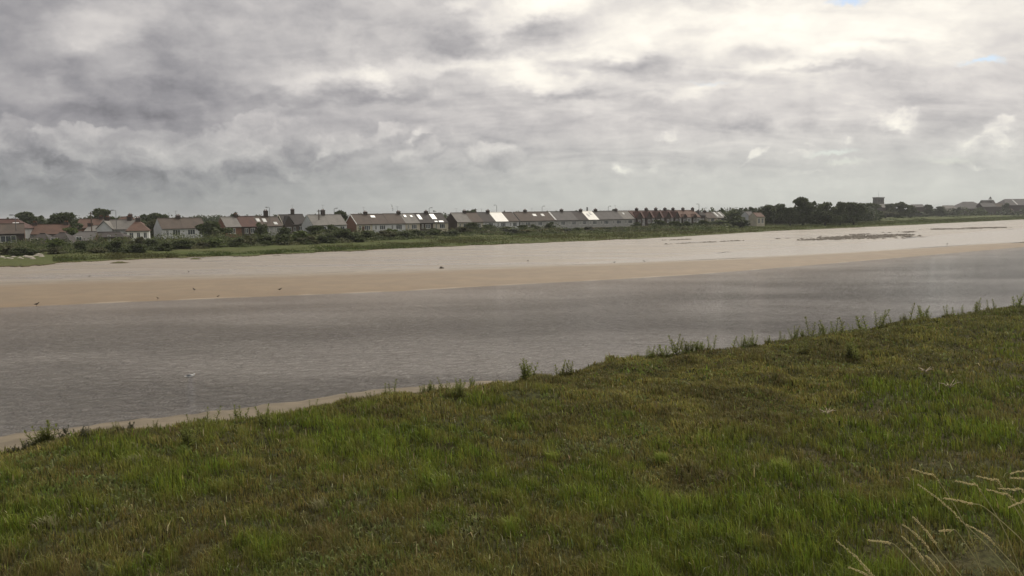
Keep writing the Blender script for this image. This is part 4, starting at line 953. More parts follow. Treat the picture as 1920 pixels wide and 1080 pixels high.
tree(53, 395, 48, 300, 'big rounded dome shaped dark tree behind the orange roofed house at left')
tree(118, 393, 46, 232, 'tall dense dark tree between the two left roofs', 'mass', 'leaf_dark', stem=.0, g=1.2, dense=1.4)
tree(141, 404, 24, 260, 'smaller dark tree trailing right of the tall dense one at left', 'round')
tree(190, 388, 40, 255, 'spiky dark conifer behind the telegraph pole at left', 'ragged')
tree(213, 402, 26, 270, 'small dark conifer beside the grey lamp post', 'ragged')
tree(246, 405, 22, 260, 'small round dark tree over the reddish hipped roof', 'round')
tree(262, 411, 26, 255, 'low dark tree right of the small round one by the reddish roof', 'round')
tree(283, 395, 32, 262, 'left of the two spiky trees behind the white pair of bungalows', 'ragged', 'leaf_dark')
tree(305, 393, 26, 268, 'right of the two spiky trees behind the white pair of bungalows', 'ragged', 'leaf_dark')
tree(288, 408, 46, 236, 'brownish green tree at the left gable of the white pair', 'round', 'leaf_olive')
tree(324, 405, 16, 262, 'dark treetop just over the ridge of the white pair', 'round')
tree(441, 396, 26, 300, 'spiky dark tree behind the pale grey and red roofs', 'pine')
tree(533, 406, 22, 320, 'dark tree over the gap beside the tall brown house', 'round', 'leaf_mid')
tree(566, 405, 12, 300, 'slim dark tree touching the whitewashed gable', 'round')
tree(645, 387, 36, 285, 'large round dark tree right behind the brick gable house', 'round')
tree(598, 401, 26, 300, 'dark treetop behind the chimney of whitewashed gable house', 'round')
tree(884, 389, 20, 345, 'small spiky dark tree behind the row left of the white roof', 'ragged')
tree(958, 393, 30, 350, 'wide low dark tree behind the row right of larger white roof', 'round')
tree(1008, 396, 24, 370, 'low dark treetop above brown roofs with skylights', 'round')
tree(1041, 395, 16, 370, 'low dark treetop left of the pair of round ones near centre right', 'round')
tree(1057, 393, 14, 372, 'round dark treetop above the dark grey bungalow roofs', 'round')
tree(1079, 393, 17, 372, 'wider round dark treetop left of the slim turret', 'round')
tree(1151, 389, 13, 372, 'small round tree just right of the tall lamp by the white roof', 'round')
tree(1340, 399, 16, 440, 'low dark treetop over the bungalow right of red terrace', 'round')
tree(1353, 389, 10, 450, 'small pointed tree above the metallic roof', 'pine')
tree(1336, 396, 9, 430, 'tiny dark pointed treetop left of the metallic roof', 'pine')
tree(1387, 389, 10, 430, 'small pointed treetop at left end of the wooded stretch', 'pine')
tree(1398, 389, 10, 430, 'second small pointed treetop in the wooded stretch', 'pine')
tree(1411, 385, 16, 425, 'pointed dark tree behind the small blue grey house', 'ragged')
tree(1440, 382, 42, 395, 'broad spreading loose crowned tree left of the big dark tree', 'ragged', 'leaf_mid')
tree(1376, 396, 30, 390, 'dense low tree right of the metallic roof', 'round', 'leaf_mid')
tree(1462, 380, 26, 400, 'flat topped loose tree touching the pale pitched roof', 'ragged', 'leaf_mid')
tree(1388, 402, 34, 345, 'dark bushy tree on the shore in front of the small blue grey house', 'round', 'leaf_dark', g=1.2, stem=.02)
tree(1506, 367, 46, 385, 'biggest tree, tall dark billowing crown on the wooded shore', 'ragged', 'leaf_dark', stem=.08, dense=1.6)
tree(1482, 386, 26, 378, 'dark tree tucked at the left foot of the biggest tree', 'round', 'leaf_dark', stem=.05)
tree(1548, 377, 40, 380, 'mid green round tree immediately right of the biggest tree', 'round', 'leaf_mid', stem=.03, dense=1.3)
tree(1576, 376, 26, 390, 'narrow dark tree with forked top right of the mid green one', 'ragged', 'leaf_dark', stem=.03)
tree(1601, 375, 40, 400, 'dark wide tree right end of the tall wooded group', 'ragged', 'leaf_dark', stem=.03, dense=1.3)
tree(1630, 379, 40, 520, 'smooth dull green tree between the woods and church tower', 'round', 'leaf_mid', stem=.03)
tree(1668, 380, 22, 720, 'low dark treetop right behind church tower', 'round', 'leaf_dark')
tree(1688, 377, 28, 620, 'rounded green tree right of the pinkish brown roof', 'round', 'leaf_mid', stem=.03)
tree(1708, 383, 20, 640, 'low dull tree between rounded green tree and red brick house', 'round', 'leaf_mid', stem=.03)
tree(1741, 382, 18, 760, 'small round dark tree right of the red brick house', 'round', 'leaf_dark', stem=.03)
tree(1764, 385, 18, 760, 'second small round dark tree left of the low white roof', 'round', 'leaf_dark', stem=.03)
tree(1797, 385, 10, 800, 'tiny dark tree at the left hip of the large hall', 'round', 'leaf_dark', stem=.03)
tree(1886, 379, 14, 840, 'dark tree between the spire and the building at right edge', 'round', 'leaf_dark', stem=.03)
tree(398, 411, 62, 204, 'big glossy green bushy tree covering right end of white pair', 'bush', 'leaf_mid', g=1.2, stem=.02, dense=1.3)
tree(489, 414, 24, 218, 'dark green bushy tree in front of brown roof with skylights', 'bush', 'leaf_mid', g=1.2, stem=.02)
tree(594, 419, 40, 228, 'dark green bushy tree before the whitewashed gable, left one', 'bush', 'leaf_mid', g=1.2, stem=.02)
tree(623, 419, 30, 230, 'green bushy tree before pale roof, right of its dark neighbour', 'bush', 'leaf_mid', g=1.2, stem=.02)
tree(1031, 415, 20, 285, 'upright solid green bushy tree before the grey brown bungalow', 'bush', 'leaf_mid', g=1.5, stem=.02)
tree(134, 425, 34, 196, 'bright yellowish green tree under the tall dense one at left', 'round', 'leaf_fresh', g=1.2, stem=.03)

bl = [  # u, vtop, width, depth factor, material, label
 (18, 459, 60, .94, 'leaf_olive', 'wide dull bush at the left edge above the pale stones'),
 (45, 464, 56, .92, 'leaf_mid', 'low dark bush right behind the pale stones'),
 (98, 445, 38, 1.02, 'leaf_fresh', 'bright green bush between the low brown hipped roofs'),
 (98, 462, 44, .94, 'leaf_olive', 'olive bush under the right brown hipped roof'),
 (149, 449, 32, .98, 'leaf_dark', 'conspicuous round dark bush left of the timber shed'),
 (180, 463, 34, .96, 'leaf_olive', 'low olive bush under the telegraph pole'),
 (214, 449, 40, .98, 'leaf_mid', 'green bush in front of the twin gabled white house'),
 (258, 443, 34, 1.03, 'leaf_olive', 'brownish bush below bright white bungalow'),
 (250, 456, 46, .95, 'leaf_mid', 'large green bush below the bright white bungalow, nearer the shore'),
 (282, 446, 36, .99, 'leaf_dark', 'dark bush at the left foot of the white gable end'),
 (305, 454, 40, .95, 'leaf_mid', 'green mound left of the long hedge below the white pair'),
 (340, 448, 52, .97, 'leaf_mid', 'long smooth green mound below the white pair of bungalows'),
 (375, 452, 40, .96, 'leaf_olive', 'olive mound below the chimney end of the white pair'),
 (402, 446, 46, .97, 'leaf_fresh', 'fresh green mound below the big glossy bushy tree'),
 (440, 446, 40, .97, 'leaf_mid', 'mid green mound below the blue framed window'),
 (463, 442, 36, .98, 'leaf_olive', 'dull green bush below the red tile roof'),
 (492, 440, 40, .98, 'leaf_mid', 'green bush beneath the tall lamp by the brown roof'),
 (534, 424, 34, 1.06, 'leaf_dark', 'dark bush filling the gap under the brown gabled house'),
 (528, 438, 44, .98, 'leaf_mid', 'broad green bush below the gap in the row'),
 (560, 431, 44, 1.02, 'leaf_fresh', 'yellowish green bush at the foot of whitewashed gable'),
 (577, 441, 46, .97, 'leaf_olive', 'olive bush lower than the whitewashed gable'),
 (640, 428, 44, 1.01, 'leaf_mid', 'green bush left of the bare brick gable'),
 (662, 436, 46, .97, 'leaf_mid', 'rounded green bush beneath the bare brick gable'),
 (610, 438, 40, .98, 'leaf_mid', 'green bush under the pale roofed bungalows'),
 (692, 431, 44, 1.0, 'leaf_mid', 'bush below the brick gable bungalow windows'),
 (722, 430, 42, 1.0, 'leaf_olive', 'dull bush below the single high skylight'),
 (735, 427, 30, 1.03, 'leaf_fresh', 'fresh green bush before the white wall with high skylight roof'),
 (760, 432, 42, .99, 'leaf_mid', 'bush below round topped chimney left of pale grey roof'),
 (783, 430, 34, 1.0, 'leaf_mid', 'bush below the pale grey roof with two small skylights'),
 (812, 428, 36, 1.02, 'leaf_mid', 'bush beneath bracket street lamp'),
 (843, 431, 44, .99, 'leaf_dark', 'dark bush below the gap in the middle of the row'),
 (868, 424, 36, 1.04, 'leaf_olive', 'dull bush below the pale beige roof'),
 (888, 416, 36, 1.08, 'leaf_mid', 'tall bush hiding the walls right of the pale beige roof'),
 (915, 421, 42, 1.05, 'leaf_mid', 'bush hiding the walls left of the larger white roof'),
 (945, 423, 36, 1.03, 'leaf_dark', 'dark bush below the larger white roof'),
 (955, 429, 46, .99, 'leaf_grey', 'grey green bush nearer the shore below larger white roof'),
 (982, 421, 24, 1.04, 'leaf_mid', 'small round bush right of the larger white roof'),
 (1002, 421, 22, 1.04, 'leaf_mid', 'small round bush left of the upright solid green one'),
 (985, 431, 40, .99, 'leaf_straw', 'yellowish straw coloured bush near the centre of the far bank'),
 (1015, 431, 36, .99, 'leaf_straw', 'straw coloured bush under the brown roofs with skylights'),
 (1045, 429, 34, 1.0, 'leaf_straw', 'pale yellow bush right of the upright solid green one'),
 (1062, 429, 30, .99, 'leaf_grey', 'greyish bush at left end of the dark red garden wall'),
 (1083, 427, 28, 1.0, 'leaf_mid', 'small green bush in front of the dark red garden wall'),
 (1103, 425, 26, 1.0, 'leaf_grey', 'grey green bush under the smaller white roof'),
 (1140, 426, 26, 1.0, 'leaf_mid', 'low bush in front of the pinkish garden wall'),
 (1162, 427, 24, 1.0, 'leaf_olive', 'low olive bush at right part of the pinkish garden wall'),
 (1195, 417, 26, 1.05, 'leaf_mid', 'bush at the left corner of the red terrace'),
 (1236, 412, 34, 1.05, 'leaf_mid', 'bush in front of second and third houses of red terrace'),
 (1262, 413, 20, 1.04, 'leaf_dark', 'small dark bush in front of fourth house of red terrace'),
 (1272, 415, 20, 1.0, 'leaf_mid', 'round bush left of its darker twin below the red terrace'),
 (1290, 413, 21, 1.0, 'leaf_dark', 'round very dark bush below the orange end of the red terrace'),
 (1318, 412, 30, 1.03, 'leaf_mid', 'green bush below the tallest street lamp'),
 (1334, 415, 22, 1.0, 'leaf_dark', 'dark bush below the bungalow right of red terrace'),
 (1352, 413, 34, 1.0, 'leaf_fresh', 'fresh green bush below the metallic roof'),
 (1372, 410, 30, 1.0, 'leaf_mid', 'green bush at the left of the wooded shore'),
 (1410, 412, 34, .98, 'leaf_mid', 'green bush on the shore below the small blue grey house'),
 (1436, 407, 40, .98, 'leaf_fresh', 'bright green bush on the shore below the pinkish house'),
 (1462, 405, 36, 1.0, 'leaf_fresh', 'bright green bush left below the biggest tree'),
 (1488, 402, 44, 1.0, 'leaf_mid', 'green bush under the biggest tree on its left'),
 (1515, 400, 46, 1.03, 'leaf_mid', 'bluish green bush under the biggest tree on its right'),
 (1548, 407, 40, 1.02, 'leaf_olive', 'low olive bush below the mid green round tree'),
 (1572, 407, 34, 1.04, 'leaf_fresh', 'low bright bush below narrow forked dark tree'),
 (1600, 403, 40, 1.06, 'leaf_mid', 'low bush below the dark wide tree'),
 (1632, 400, 44, 1.1, 'leaf_mid', 'bush between dark woods and the square church tower'),
 (1625, 405, 36, 1.0, 'leaf_olive', 'olive shore bush left of the church tower line'),
 (1660, 396, 46, 1.2, 'leaf_olive', 'dull bush below the square church tower'),
 (1690, 396, 44, 1.3, 'leaf_mid', 'bush below the rounded green tree at right'),
 (1722, 397, 40, 1.35, 'leaf_dark', 'dark bush below the red brick house at right'),
 (1752, 395, 44, 1.4, 'leaf_mid', 'bush below the second small round tree at right'),
 (1780, 395, 36, 1.4, 'leaf_olive', 'bush below the low white roof at right')]
def bushY(u):
    b = pt(cB, u, 1.0, 7); y = b.y + 5
    return min(y, row_p(u).y * .88) if 300 < u < 1330 else y
for u, v, w_, k, mt, lb in bl:
    Y = bushY(u) * (1 + (k - .95) * .9)
    bush(u, v - 1.5, w_ * 1.1, Y, lb, mt, g=1.0 + max(0, k - .95) * 6)

# scrub that nobody could count between the bushes
def scrub():
    rs = np.random.RandomState(5); V = []; cols = []
    N = 1050
    for i in range(N):
        u = rs.uniform(-160, 2060); Yb = bushY(min(u, 1900)); f = rs.rand()
        Y = Yb * (1.0 + .18 * f) if u < 1500 else Yb * (1 + .9 * f)
        if 300 < u < 1330: Y = min(Y, row_p(u).y * (.88 + .08 * f))
        hgt = (.9 + 1.2 * f) * rs.uniform(.6, 1.15) * (1 if u > 120 else .8)
        if u < 700: hgt *= 1.2
        if 1045 < u < 1188: hgt *= .45
        elif 1188 < u < 1330: hgt *= .9
        w = rs.uniform(1.6, 3.6) * Y / 220; g = 1.0 + .7 * f; n = 110
        c = at(u, Y, g); d = rs.normal(size=(n, 3)); d /= np.linalg.norm(d, axis=1)[:, None]; d[:, 2] = np.abs(d[:, 2])
        q = np.array(c)[None] + d * np.array([w, w, hgt]) * (.6 + .45 * rs.rand(n, 1)); s_ = .17 * (.6 + .9 * rs.rand(n, 1)) * Y / 220
        a1 = rs.normal(size=(n, 3)); a1 /= np.linalg.norm(a1, axis=1)[:, None]; a2 = np.cross(d + .5 * rs.normal(size=(n, 3)), a1); a2 /= np.linalg.norm(a2, axis=1)[:, None] + 1e-6
        V.append(np.stack([q - a1 * s_, q + a2 * s_ * .7, q + a1 * s_, q - a2 * s_ * .7], 1).reshape(-1, 3))
        pal = [(.080, .102, .036), (.108, .130, .048), (.120, .120, .058), (.060, .074, .032), (.14, .15, .075)][rs.choice(5, p=[.3, .25, .2, .15, .1])]
        cc = np.array(pal)[None] * (1 + .25 * rs.normal(size=(n, 1))); cols.append(np.repeat(np.concatenate([np.clip(cc, .01, 1), np.ones((n, 1))], 1), 4, 0))
    V = np.concatenate(V); cols = np.concatenate(cols)
    me = np_mesh('scrub', V, np.arange(len(V)).reshape(-1, 4), M['blades'], attrs={'col': cols})
    tag(link('scrub', me), 'tangled green scrub filling the far bank between bushes and houses', 'scrub', kind='stuff')
    # rough marsh grass on the far shore
    n = 60000; u = rs.uniform(-150, 2050, n); aa = []
    ug = np.arange(-150, 2051, 10.0); dl = np.array([math.hypot(*pt(cD, x, .25, 9)[:2]) for x in ug]); bl_ = np.array([math.hypot(*pt(cB, x, 1.0, 7)[:2]) for x in ug]); azs = np.array([math.atan(AZ(x)) for x in ug])
    a = np.interp(u, ug, azs); r0_ = np.interp(u, ug, dl) + 2.0; r1_ = np.maximum(np.interp(u, ug, bl_) + 14, r0_ + 10); f = rs.rand(n); r_ = r0_ + (r1_ - r0_) * f
    x = np.sin(a) * r_; y = np.cos(a) * r_; z = .45 + .6 * f; h = np.where(u < 95, .0, 1.0) * (.10 + .22 * np.clip(fbm(x * .08, y * .08, 3) * 3 + .4, 0, 1)) * (.5 + rs.rand(n)); w = .25 * r_ / 180 * (.6 + rs.rand(n))
    th = rs.uniform(0, 3.14, n); V = np.stack([np.stack([x - np.cos(th) * w, y - np.sin(th) * w, z - .15], -1), np.stack([x + np.cos(th) * w, y + np.sin(th) * w, z - .15], -1), np.stack([x + rs.normal(0, .1, n), y, z + h], -1)], 1).reshape(-1, 3)
    g = np.clip(fbm(x * .04 + 9, y * .12, 3) * 4 + .5, 0, 1)[:, None]; cc = np.array((.082, .110, .030)) * g + np.array((.105, .105, .042)) * (1 - g); cc = cc * (1 + .2 * rs.normal(size=(n, 1)))
    me = np_mesh('marsh_grass', V, np.arange(n * 3).reshape(n, 3), M['blades'], attrs={'col': np.repeat(np.concatenate([np.clip(cc, .01, 1), np.ones((n, 1))], 1), 3, 0)})
    tag(link('marsh_grass', me), 'short green marsh grass fringing the far mudflat', 'grass', kind='stuff')
scrub()
def distant_wood():
    rs = np.random.RandomState(8); V = []; cols = []
    for i in range(1150):
        u = rs.uniform(-260, 2150); Y = rs.uniform(420, 700) if u < 1400 else rs.uniform(760, 1400)
        hgt = rs.uniform(4.5, 8.5) * (1 if u < 1400 else 1.1)
        if i > 900: u = rs.uniform(1365, 1640); Y = rs.uniform(400, 470) + max(0, u - 1560) * .8; hgt = rs.uniform(5, 9)
        w = rs.uniform(3, 7) * Y / 500; n = 110; c = at(u, Y, 1.9)
        d = rs.normal(size=(n, 3)); d /= np.linalg.norm(d, axis=1)[:, None]; d[:, 2] = np.abs(d[:, 2])
        q = np.array(c)[None] + d * np.array([w, w, hgt]) * (.7 + .3 * rs.rand(n, 1)); s_ = .75 * (.6 + .9 * rs.rand(n, 1)) * Y / 600
        a1 = rs.normal(size=(n, 3)); a1 /= np.linalg.norm(a1, axis=1)[:, None]; a2 = np.cross(d + .5 * rs.normal(size=(n, 3)), a1); a2 /= np.linalg.norm(a2, axis=1)[:, None] + 1e-6
        V.append(np.stack([q - a1 * s_, q + a2 * s_ * .7, q + a1 * s_, q - a2 * s_ * .7], 1).reshape(-1, 3))
        pal = [(.058, .076, .034), (.080, .096, .042), (.046, .058, .028)][rs.choice(3)]
        cc = np.array(pal)[None] * (1 + .2 * rs.normal(size=(n, 1))); cols.append(np.repeat(np.concatenate([np.clip(cc, .01, 1), np.ones((n, 1))], 1), 4, 0))
    V = np.concatenate(V); me = np_mesh('distant_wood', V, np.arange(len(V)).reshape(-1, 4), M['blades'], attrs={'col': np.concatenate(cols)})
    tag(link('distant_wood', me), 'far dark belt of trees behind the houses reading as one mass', 'wood', kind='stuff')
distant_wood()

# ------------------------------------------------------------------ on the mudflat: stones, turf islets, weed beds
def lump_mesh(name, seed, mat, flat=.6):
    rs = np.random.RandomState(seed); import bmesh
    bm = bmesh.new(); bmesh.ops.create_icosphere(bm, subdivisions=2, radius=1)
    k = rs.normal(size=(5, 3)); ph = rs.rand(5) * 6
    for v in bm.verts:
        s_ = 1 + sum(.09 * math.sin(float(np.dot(k[i], v.co)) * 2.2 + ph[i]) for i in range(5)); v.co = v.co * s_; v.co.z *= flat
    me = bpy.data.meshes.new(name); bm.to_mesh(me); bm.free(); me.materials.append(mat); return me
ROCKS = [lump_mesh('stone', i, M['rock']) for i in range(4)]
spots = [(3, 484.5, .45), (14, 485.5, .35), (27, 484, .5), (37, 485, .35), (48, 483.5, .45), (57, 484.5, .55), (66, 482.5, .5), (73, 482, .7), (78, 483.5, .4), (22, 486, .25), (42, 486, .25), (62, 486, .3)]
words = ['first', 'second', 'third', 'fourth', 'fifth', 'sixth', 'seventh', 'eighth', 'ninth', 'tenth', 'eleventh', 'twelfth']
for (u, v, s_), k in sorted(zip(spots, range(12))):
    p = P(u, v, .68); o = link('stone', ROCKS[k % 4]); o.location = p; o.scale = (s_ * 1.6, s_ * 1.3, s_ * 1.3); o.rotation_euler = (0, 0, k)
    i = sorted(spots).index((u, v, s_)); tag(o, '%s pale %s stone from the left in the rubble on the far left shore' % (words[i], 'large' if s_ > .48 else 'small'), 'stone', 'pale stones on the far left shore')
def islet(u, v, wpx, label, mat='marsh', h=.35, name='turf_islet', cat='turf islet', z=.14, asp=.35, seed=1):
    """low raised patch with a ragged outline and rough top, standing on the mud"""
    p = P(u, v, z); rx = wpx * p.length / F / 2; rs = np.random.RandomState(seed + int(u))
    n, m_ = 64, 12; V = []
    dirx = Vector((math.cos(R(30)), math.sin(R(30)), 0))
    for j in range(m_ + 1):
        t_ = j / m_
        for i in range(n):
            a = 2 * math.pi * i / n; rg = 1 + .55 * float(fbm(np.array([math.cos(a) * 2 + u]), np.array([math.sin(a) * 2 + seed]), 4)[0]) * 1.6
            x = math.cos(a) * rx * rg * t_; y = math.sin(a) * rx * asp * rg * t_ * 3
            zz = h * (1 - t_ ** 3) * (.6 + .9 * float(fbm(np.array([x * 1.1 + u]), np.array([y * 1.1]), 3)[0])) - (.15 if j == m_ else 0)
            V.append((x, y, zz))
    idx = np.arange(len(V)).reshape(m_ + 1, n); nx = np.roll(idx, -1, 1)
    fc = np.stack([idx[:-1], idx[1:], nx[1:], nx[:-1]], -1).reshape(-1, 4)
    o = link(name, np_mesh(name, np.array(V), fc, M[mat])); o.location = (p.x, p.y, z); o.rotation_euler = (0, 0, R(20))
    tag(o, label, cat)
islet(226, 494, 34, 'largest ragged green turf islet on the pale mud at left', h=.45)
islet(368, 487, 26, 'small flat turf islet off the shore below the white pair')
islet(518, 480.5, 18, 'dark flat turf islet below the gap in the row of bungalows', 'seaweed', .22)
islet(545, 478.5, 12, 'tiny dark turf islet right of the dark flat one', 'seaweed', .2)
islet(612, 476.5, 12, 'tiny dark islet below the pale roofed bungalows', 'seaweed', .2)
islet(443, 482.5, 16, 'small brown turf islet below the red tile roof', 'seaweed', .2)
def weedbed(u0, v0, u1, v1, wid, label, dens=1.0, seed=3, z=.05):
    """spread of small dark weed covered stones, one bed"""
    rs = np.random.RandomState(seed); a = P(u0, v0, z); b = P(u1, v1, z); n = int(900 * dens); V = []; Fc = []
    base = np.array([(1, 0, 0), (0, 1, 0), (-1, 0, 0), (0, -1, 0), (0, 0, 1)], float); bf = [(0, 1, 4), (1, 2, 4), (2, 3, 4), (3, 0, 4)]
    t_ = rs.beta(1.6, 1.6, n); side = rs.normal(0, .38, n) * wid * np.sin(np.pi * t_) ** .7
    dx, dy = (b - a).x, (b - a).y; L = math.hypot(dx, dy); px, py = -dy / L, dx / L
    x = a.x + dx * t_ + px * side; y = a.y + dy * t_ + py * side
    k = fbm(x * .08, y * .08, 3) > -.12; x = x[k]; y = y[k]; n = len(x)
    s_ = rs.uniform(.25, .9, n); ang = rs.uniform(0, 6.28, n); hh = rs.uniform(.10, .32, n)
    for j in range(5):
        bx_, by_, bz_ = base[j]; V.append(np.stack([x + (np.cos(ang) * bx_ - np.sin(ang) * by_) * s_ * (1.5 if bx_ else .8), y + (np.sin(ang) * bx_ + np.cos(ang) * by_) * s_, np.full(n, z - .03) + bz_ * hh], -1))
    V = np.stack(V, 1).reshape(-1, 3); fc = (np.arange(n)[:, None, None] * 5 + np.array(bf)[None]).reshape(-1, 3)
    tag(link('weed_bed', np_mesh('weed_bed', V, fc, M['seaweed'])), label, 'weed bed', kind='stuff')
weedbed(1500, 451, 1705, 439, 12, 'dark stony weed bed rising from the shallow water below the dark woods', 1.0)
weedbed(1590, 441, 1720, 434, 4, 'thin upper weed bed behind the main dark one', .3, 5, .1)
weedbed(1725, 431.5, 1885, 426, 9, 'long thin dark weed bed at the far right of the shallows', 1.6, 7)
weedbed(1230, 459, 1480, 447, 1.0, 'faint dotted line of weed across pale mud right of centre', .08, 9, .12)
weedbed(1240, 451, 1300, 449, 1.5, 'faint strand of weed by the grass edge below the red terrace', .06, 11, .16)
weedbed(1380, 443, 1460, 443, 3, 'short dark strand of weed below the metallic roof', .16, 13, .1)
weedbed(1480, 424, 1700, 422.5, 6, 'brown weedy stones fringing the shore below the woods', .7, 15, .2)
weedbed(1905, 456.5, 1960, 454, 3, 'few dark stones on the sandbar at right edge', .05, 17, .1)
islet(30, 487.5, 150, 'pale gravelly patch under the stones on the far left shore', 'near_sand', .16, 'gravel_patch', 'gravel patch', .52, .10)
p = P(828, 503.5, .13); o = link('rock', ROCKS[1]); o.location = p; o.scale = (.34, .3, .42); tag(o, 'small lone dark rock on the pale mud left of centre', 'rock'); o.data = lump_mesh('rock', 8, M['seaweed'])

# ------------------------------------------------------------------ birds
def bird_mesh(seed=0, mat='wader', sc=1.0):
    """standing wader: one body surface with head and bill, tail; about .3 m long"""
    m_ = MB()
    m_.tube([(-.20, 0, .17), (-.13, 0, .18), (-.05, 0, .185), (.04, 0, .20), (.09, 0, .235), (.115, 0, .275), (.135, 0, .295), (.16, 0, .29), (.175, 0, .285)], [.012, .03, .06, .058, .038, .026, .032, .024, .010], 10)
    m_.tube([(.17, 0, .286), (.25, 0, .272)], [.008, .003], 5)
    return m_.mesh('body', M[mat], True)
BM = bird_mesh()
LEG = MB().tube([(0, 0, .15), (-.012, 0, .08), (.005, 0, .0)], [.006, .005, .006], 5).tube([(.0, 0, .004), (.035, .01, .002)], .004, 4).mesh('leg', M['wader'])
WNG = MB().slab([(.06, 0, .215), (-.05, .0, .22), (-.20, 0, .175), (-.04, 0, .165)], .02).mesh('wing', M['seaweed'])
def wader(u, v, z, rz, sc, label):
    p = P(u, v, z); o = empty('wading_bird', p, rz, label, 'bird', 'dark birds on the sandbar'); o.scale = (sc * .62,) * 3
    b = link('body', BM, o)
    for s_ in (-1, 1):
        l = link('leg', LEG, o); l.location = (0, .02 * s_, 0); g_ = link('wing', WNG, o); g_.location = (0, .056 * s_ + .006, -.004)
wader(69, 574.5, .02, 0.3, 1.7, 'dark bird standing at the water edge at the far left')
wader(364, 546, .28, 2.6, 1.6, 'dark bird with pale front on the wet sand, left of two on the open sandbar')
wader(525, 546, .28, .3, 1.6, 'dark bird on the wet sand, right of two on the open sandbar')
wader(296, 561.5, .06, 3, 1.1, 'small crouched dark bird on the water edge between the far left one and the pair')
wader(409, 558, .06, .2, 1.1, 'small dark bird on the water edge below the pair on the sandbar')
wader(168, 520, .14, .2, 1.2, 'tiny dark bird on the pale mud at left, far from the water')
wader(354, 511.5, .14, 2.8, 1.2, 'tiny dark bird on the pale mud above the pair on the sandbar')
wader(990, 491.5, .13, 1.2, 1.8, 'tiny dark bird on the pale mud near the centre')
wader(1152, 494, .04, .3, 1.5, 'tiny dark bird on the rim of the shallow channel, left of its neighbour')
wader(1208, 492, .04, 2.9, 1.5, 'tiny dark bird on the rim of the shallow channel, right of its neighbour')
wader(1776, 459.5, .05, .3, 2.0, 'dark bird on the rim of the sandbar at right')
def gull(p, rz, label, flying=False, tilt=0, sc=1.0):
    o = empty('gull', p, rz, label, 'bird'); o.rotation_euler = (tilt, 0, rz); o.scale = (sc,) * 3
    MB().tube([(-.24, 0, .02), (-.16, 0, .03), (-.05, 0, .03), (.06, 0, .045), (.13, 0, .08), (.17, 0, .12), (.20, 0, .13), (.235, 0, .12)], [.012, .05, .085, .08, .05, .038, .042, .02], 12).build('body', M['gull_white'], o, True)
    MB().tube([(.23, 0, .12), (.285, 0, .108)], [.013, .004], 6).build('beak', M['beak'], o)
    MB().slab([(-.18, -.05, .05), (-.18, .05, .05), (-.34, .07, .04), (-.34, -.07, .04)], .012).build('tail', M['gull_white'], o)
    for s_ in (-1, 1):
        if flying: w = MB().slab([(.09, s_ * .06, .06), (-.08, s_ * .06, .06), (-.07, s_ * .34, .15), (.06, s_ * .36, .16)][::s_], .015).slab([(.06, s_ * .36, .16), (-.07, s_ * .34, .15), (-.20, s_ * .68, .06), (-.14, s_ * .70, .06)][::s_], .012)
        else: w = MB().slab([(.08, s_ * .07, .09), (-.10, s_ * .075, .11), (-.30, s_ * .02, .075), (-.08, s_ * .088, .04)][::s_], .02)
        w.build('wing', M['gull_grey'], o)
gull(P(358, 706, 0.02), .25, 'white gull with grey wings floating on the river at left', sc=.78)
gull(at(735, 200, ztop(735, 389, 200)), 1.2, 'gull flying low over the bungalow chimneys, wings tilted steeply', True, R(75), 1.3)

# ------------------------------------------------------------------ weeds along the near bank
def weed_meshes(seed, stalks, tall, mat):
    rs = random.Random(seed); st = MB(); lf = MB()
    for s_ in range(stalks):
        bx, by = (rs.uniform(-.13, .13), rs.uniform(-.1, .1)) if stalks > 1 else (0, 0)
        h = tall * rs.uniform(.6, 1.05); lx, ly = rs.uniform(-.16, .10), rs.uniform(-.1, .1); n = int(h / .020)
        pts = [(bx + lx * (k / 5) ** 1.6, by + ly * (k / 5) ** 1.6, h * k / 5 - .05) for k in range(6)]
        st.tube(pts, [.008, .007, .006, .005, .004, .002], 5)
        for i in range(n):
            f = .12 + .88 * i / n; q = Vector((bx + lx * f ** 1.6, by + ly * f ** 1.6, h * f - .05)); a = i * 2.4 + rs.uniform(-.4, .4)
            L = (.15 - .085 * f) * rs.uniform(.7, 1.2) * (1 if f < .9 else 1.1); up_ = rs.uniform(.4, 1.1) + f * .4; w = L * .17
            d = Vector((math.cos(a), math.sin(a), up_)).normalized(); sd_ = Vector((-math.sin(a), math.cos(a), 0)) * w; m2 = q + d * L * .55; tip = q + d * L * .9 + Vector((math.cos(a), math.sin(a), -.2)) * L * .2
            lf.poly([q, m2 + sd_, tip, m2 - sd_])
        for i in range(5): 
            a = rs.uniform(0, 6.28); q = Vector((bx + lx, by + ly, h - .06)); d = Vector((math.cos(a) * .35, math.sin(a) * .35, 1)).normalized(); sd_ = Vector((-math.sin(a), math.cos(a), 0)) * .008
            lf.poly([q, q + d * .03 + sd_, q + d * .07, q + d * .03 - sd_])
    return st.mesh('stem', M['weed_stem']), lf.mesh('foliage', M[mat])
WM = {}
for k, (n, tl_, mt) in {'single': (1, .62, 'weed_leaf'), 'twin': (2, .60, 'weed_leaf'), 'clump': (5, .52, 'weed_leaf'), 'bushy': (9, .50, 'weed_leaf'), 'grey': (7, .42, 'weed_grey'), 'triple': (3, .55, 'weed_leaf')}.items():
    WM[k] = [weed_meshes(hash(k) % 97 if False else len(k) * 7 + j, n, tl_, mt) for j in range(2)]
look = {'single': 'single leafy weed stalk', 'twin': 'pair of leafy weed stalks', 'clump': 'clump of leafy weeds', 'bushy': 'dense bushy weed', 'grey': 'greyish feathery weed', 'triple': 'three leafy weed stalks together'}
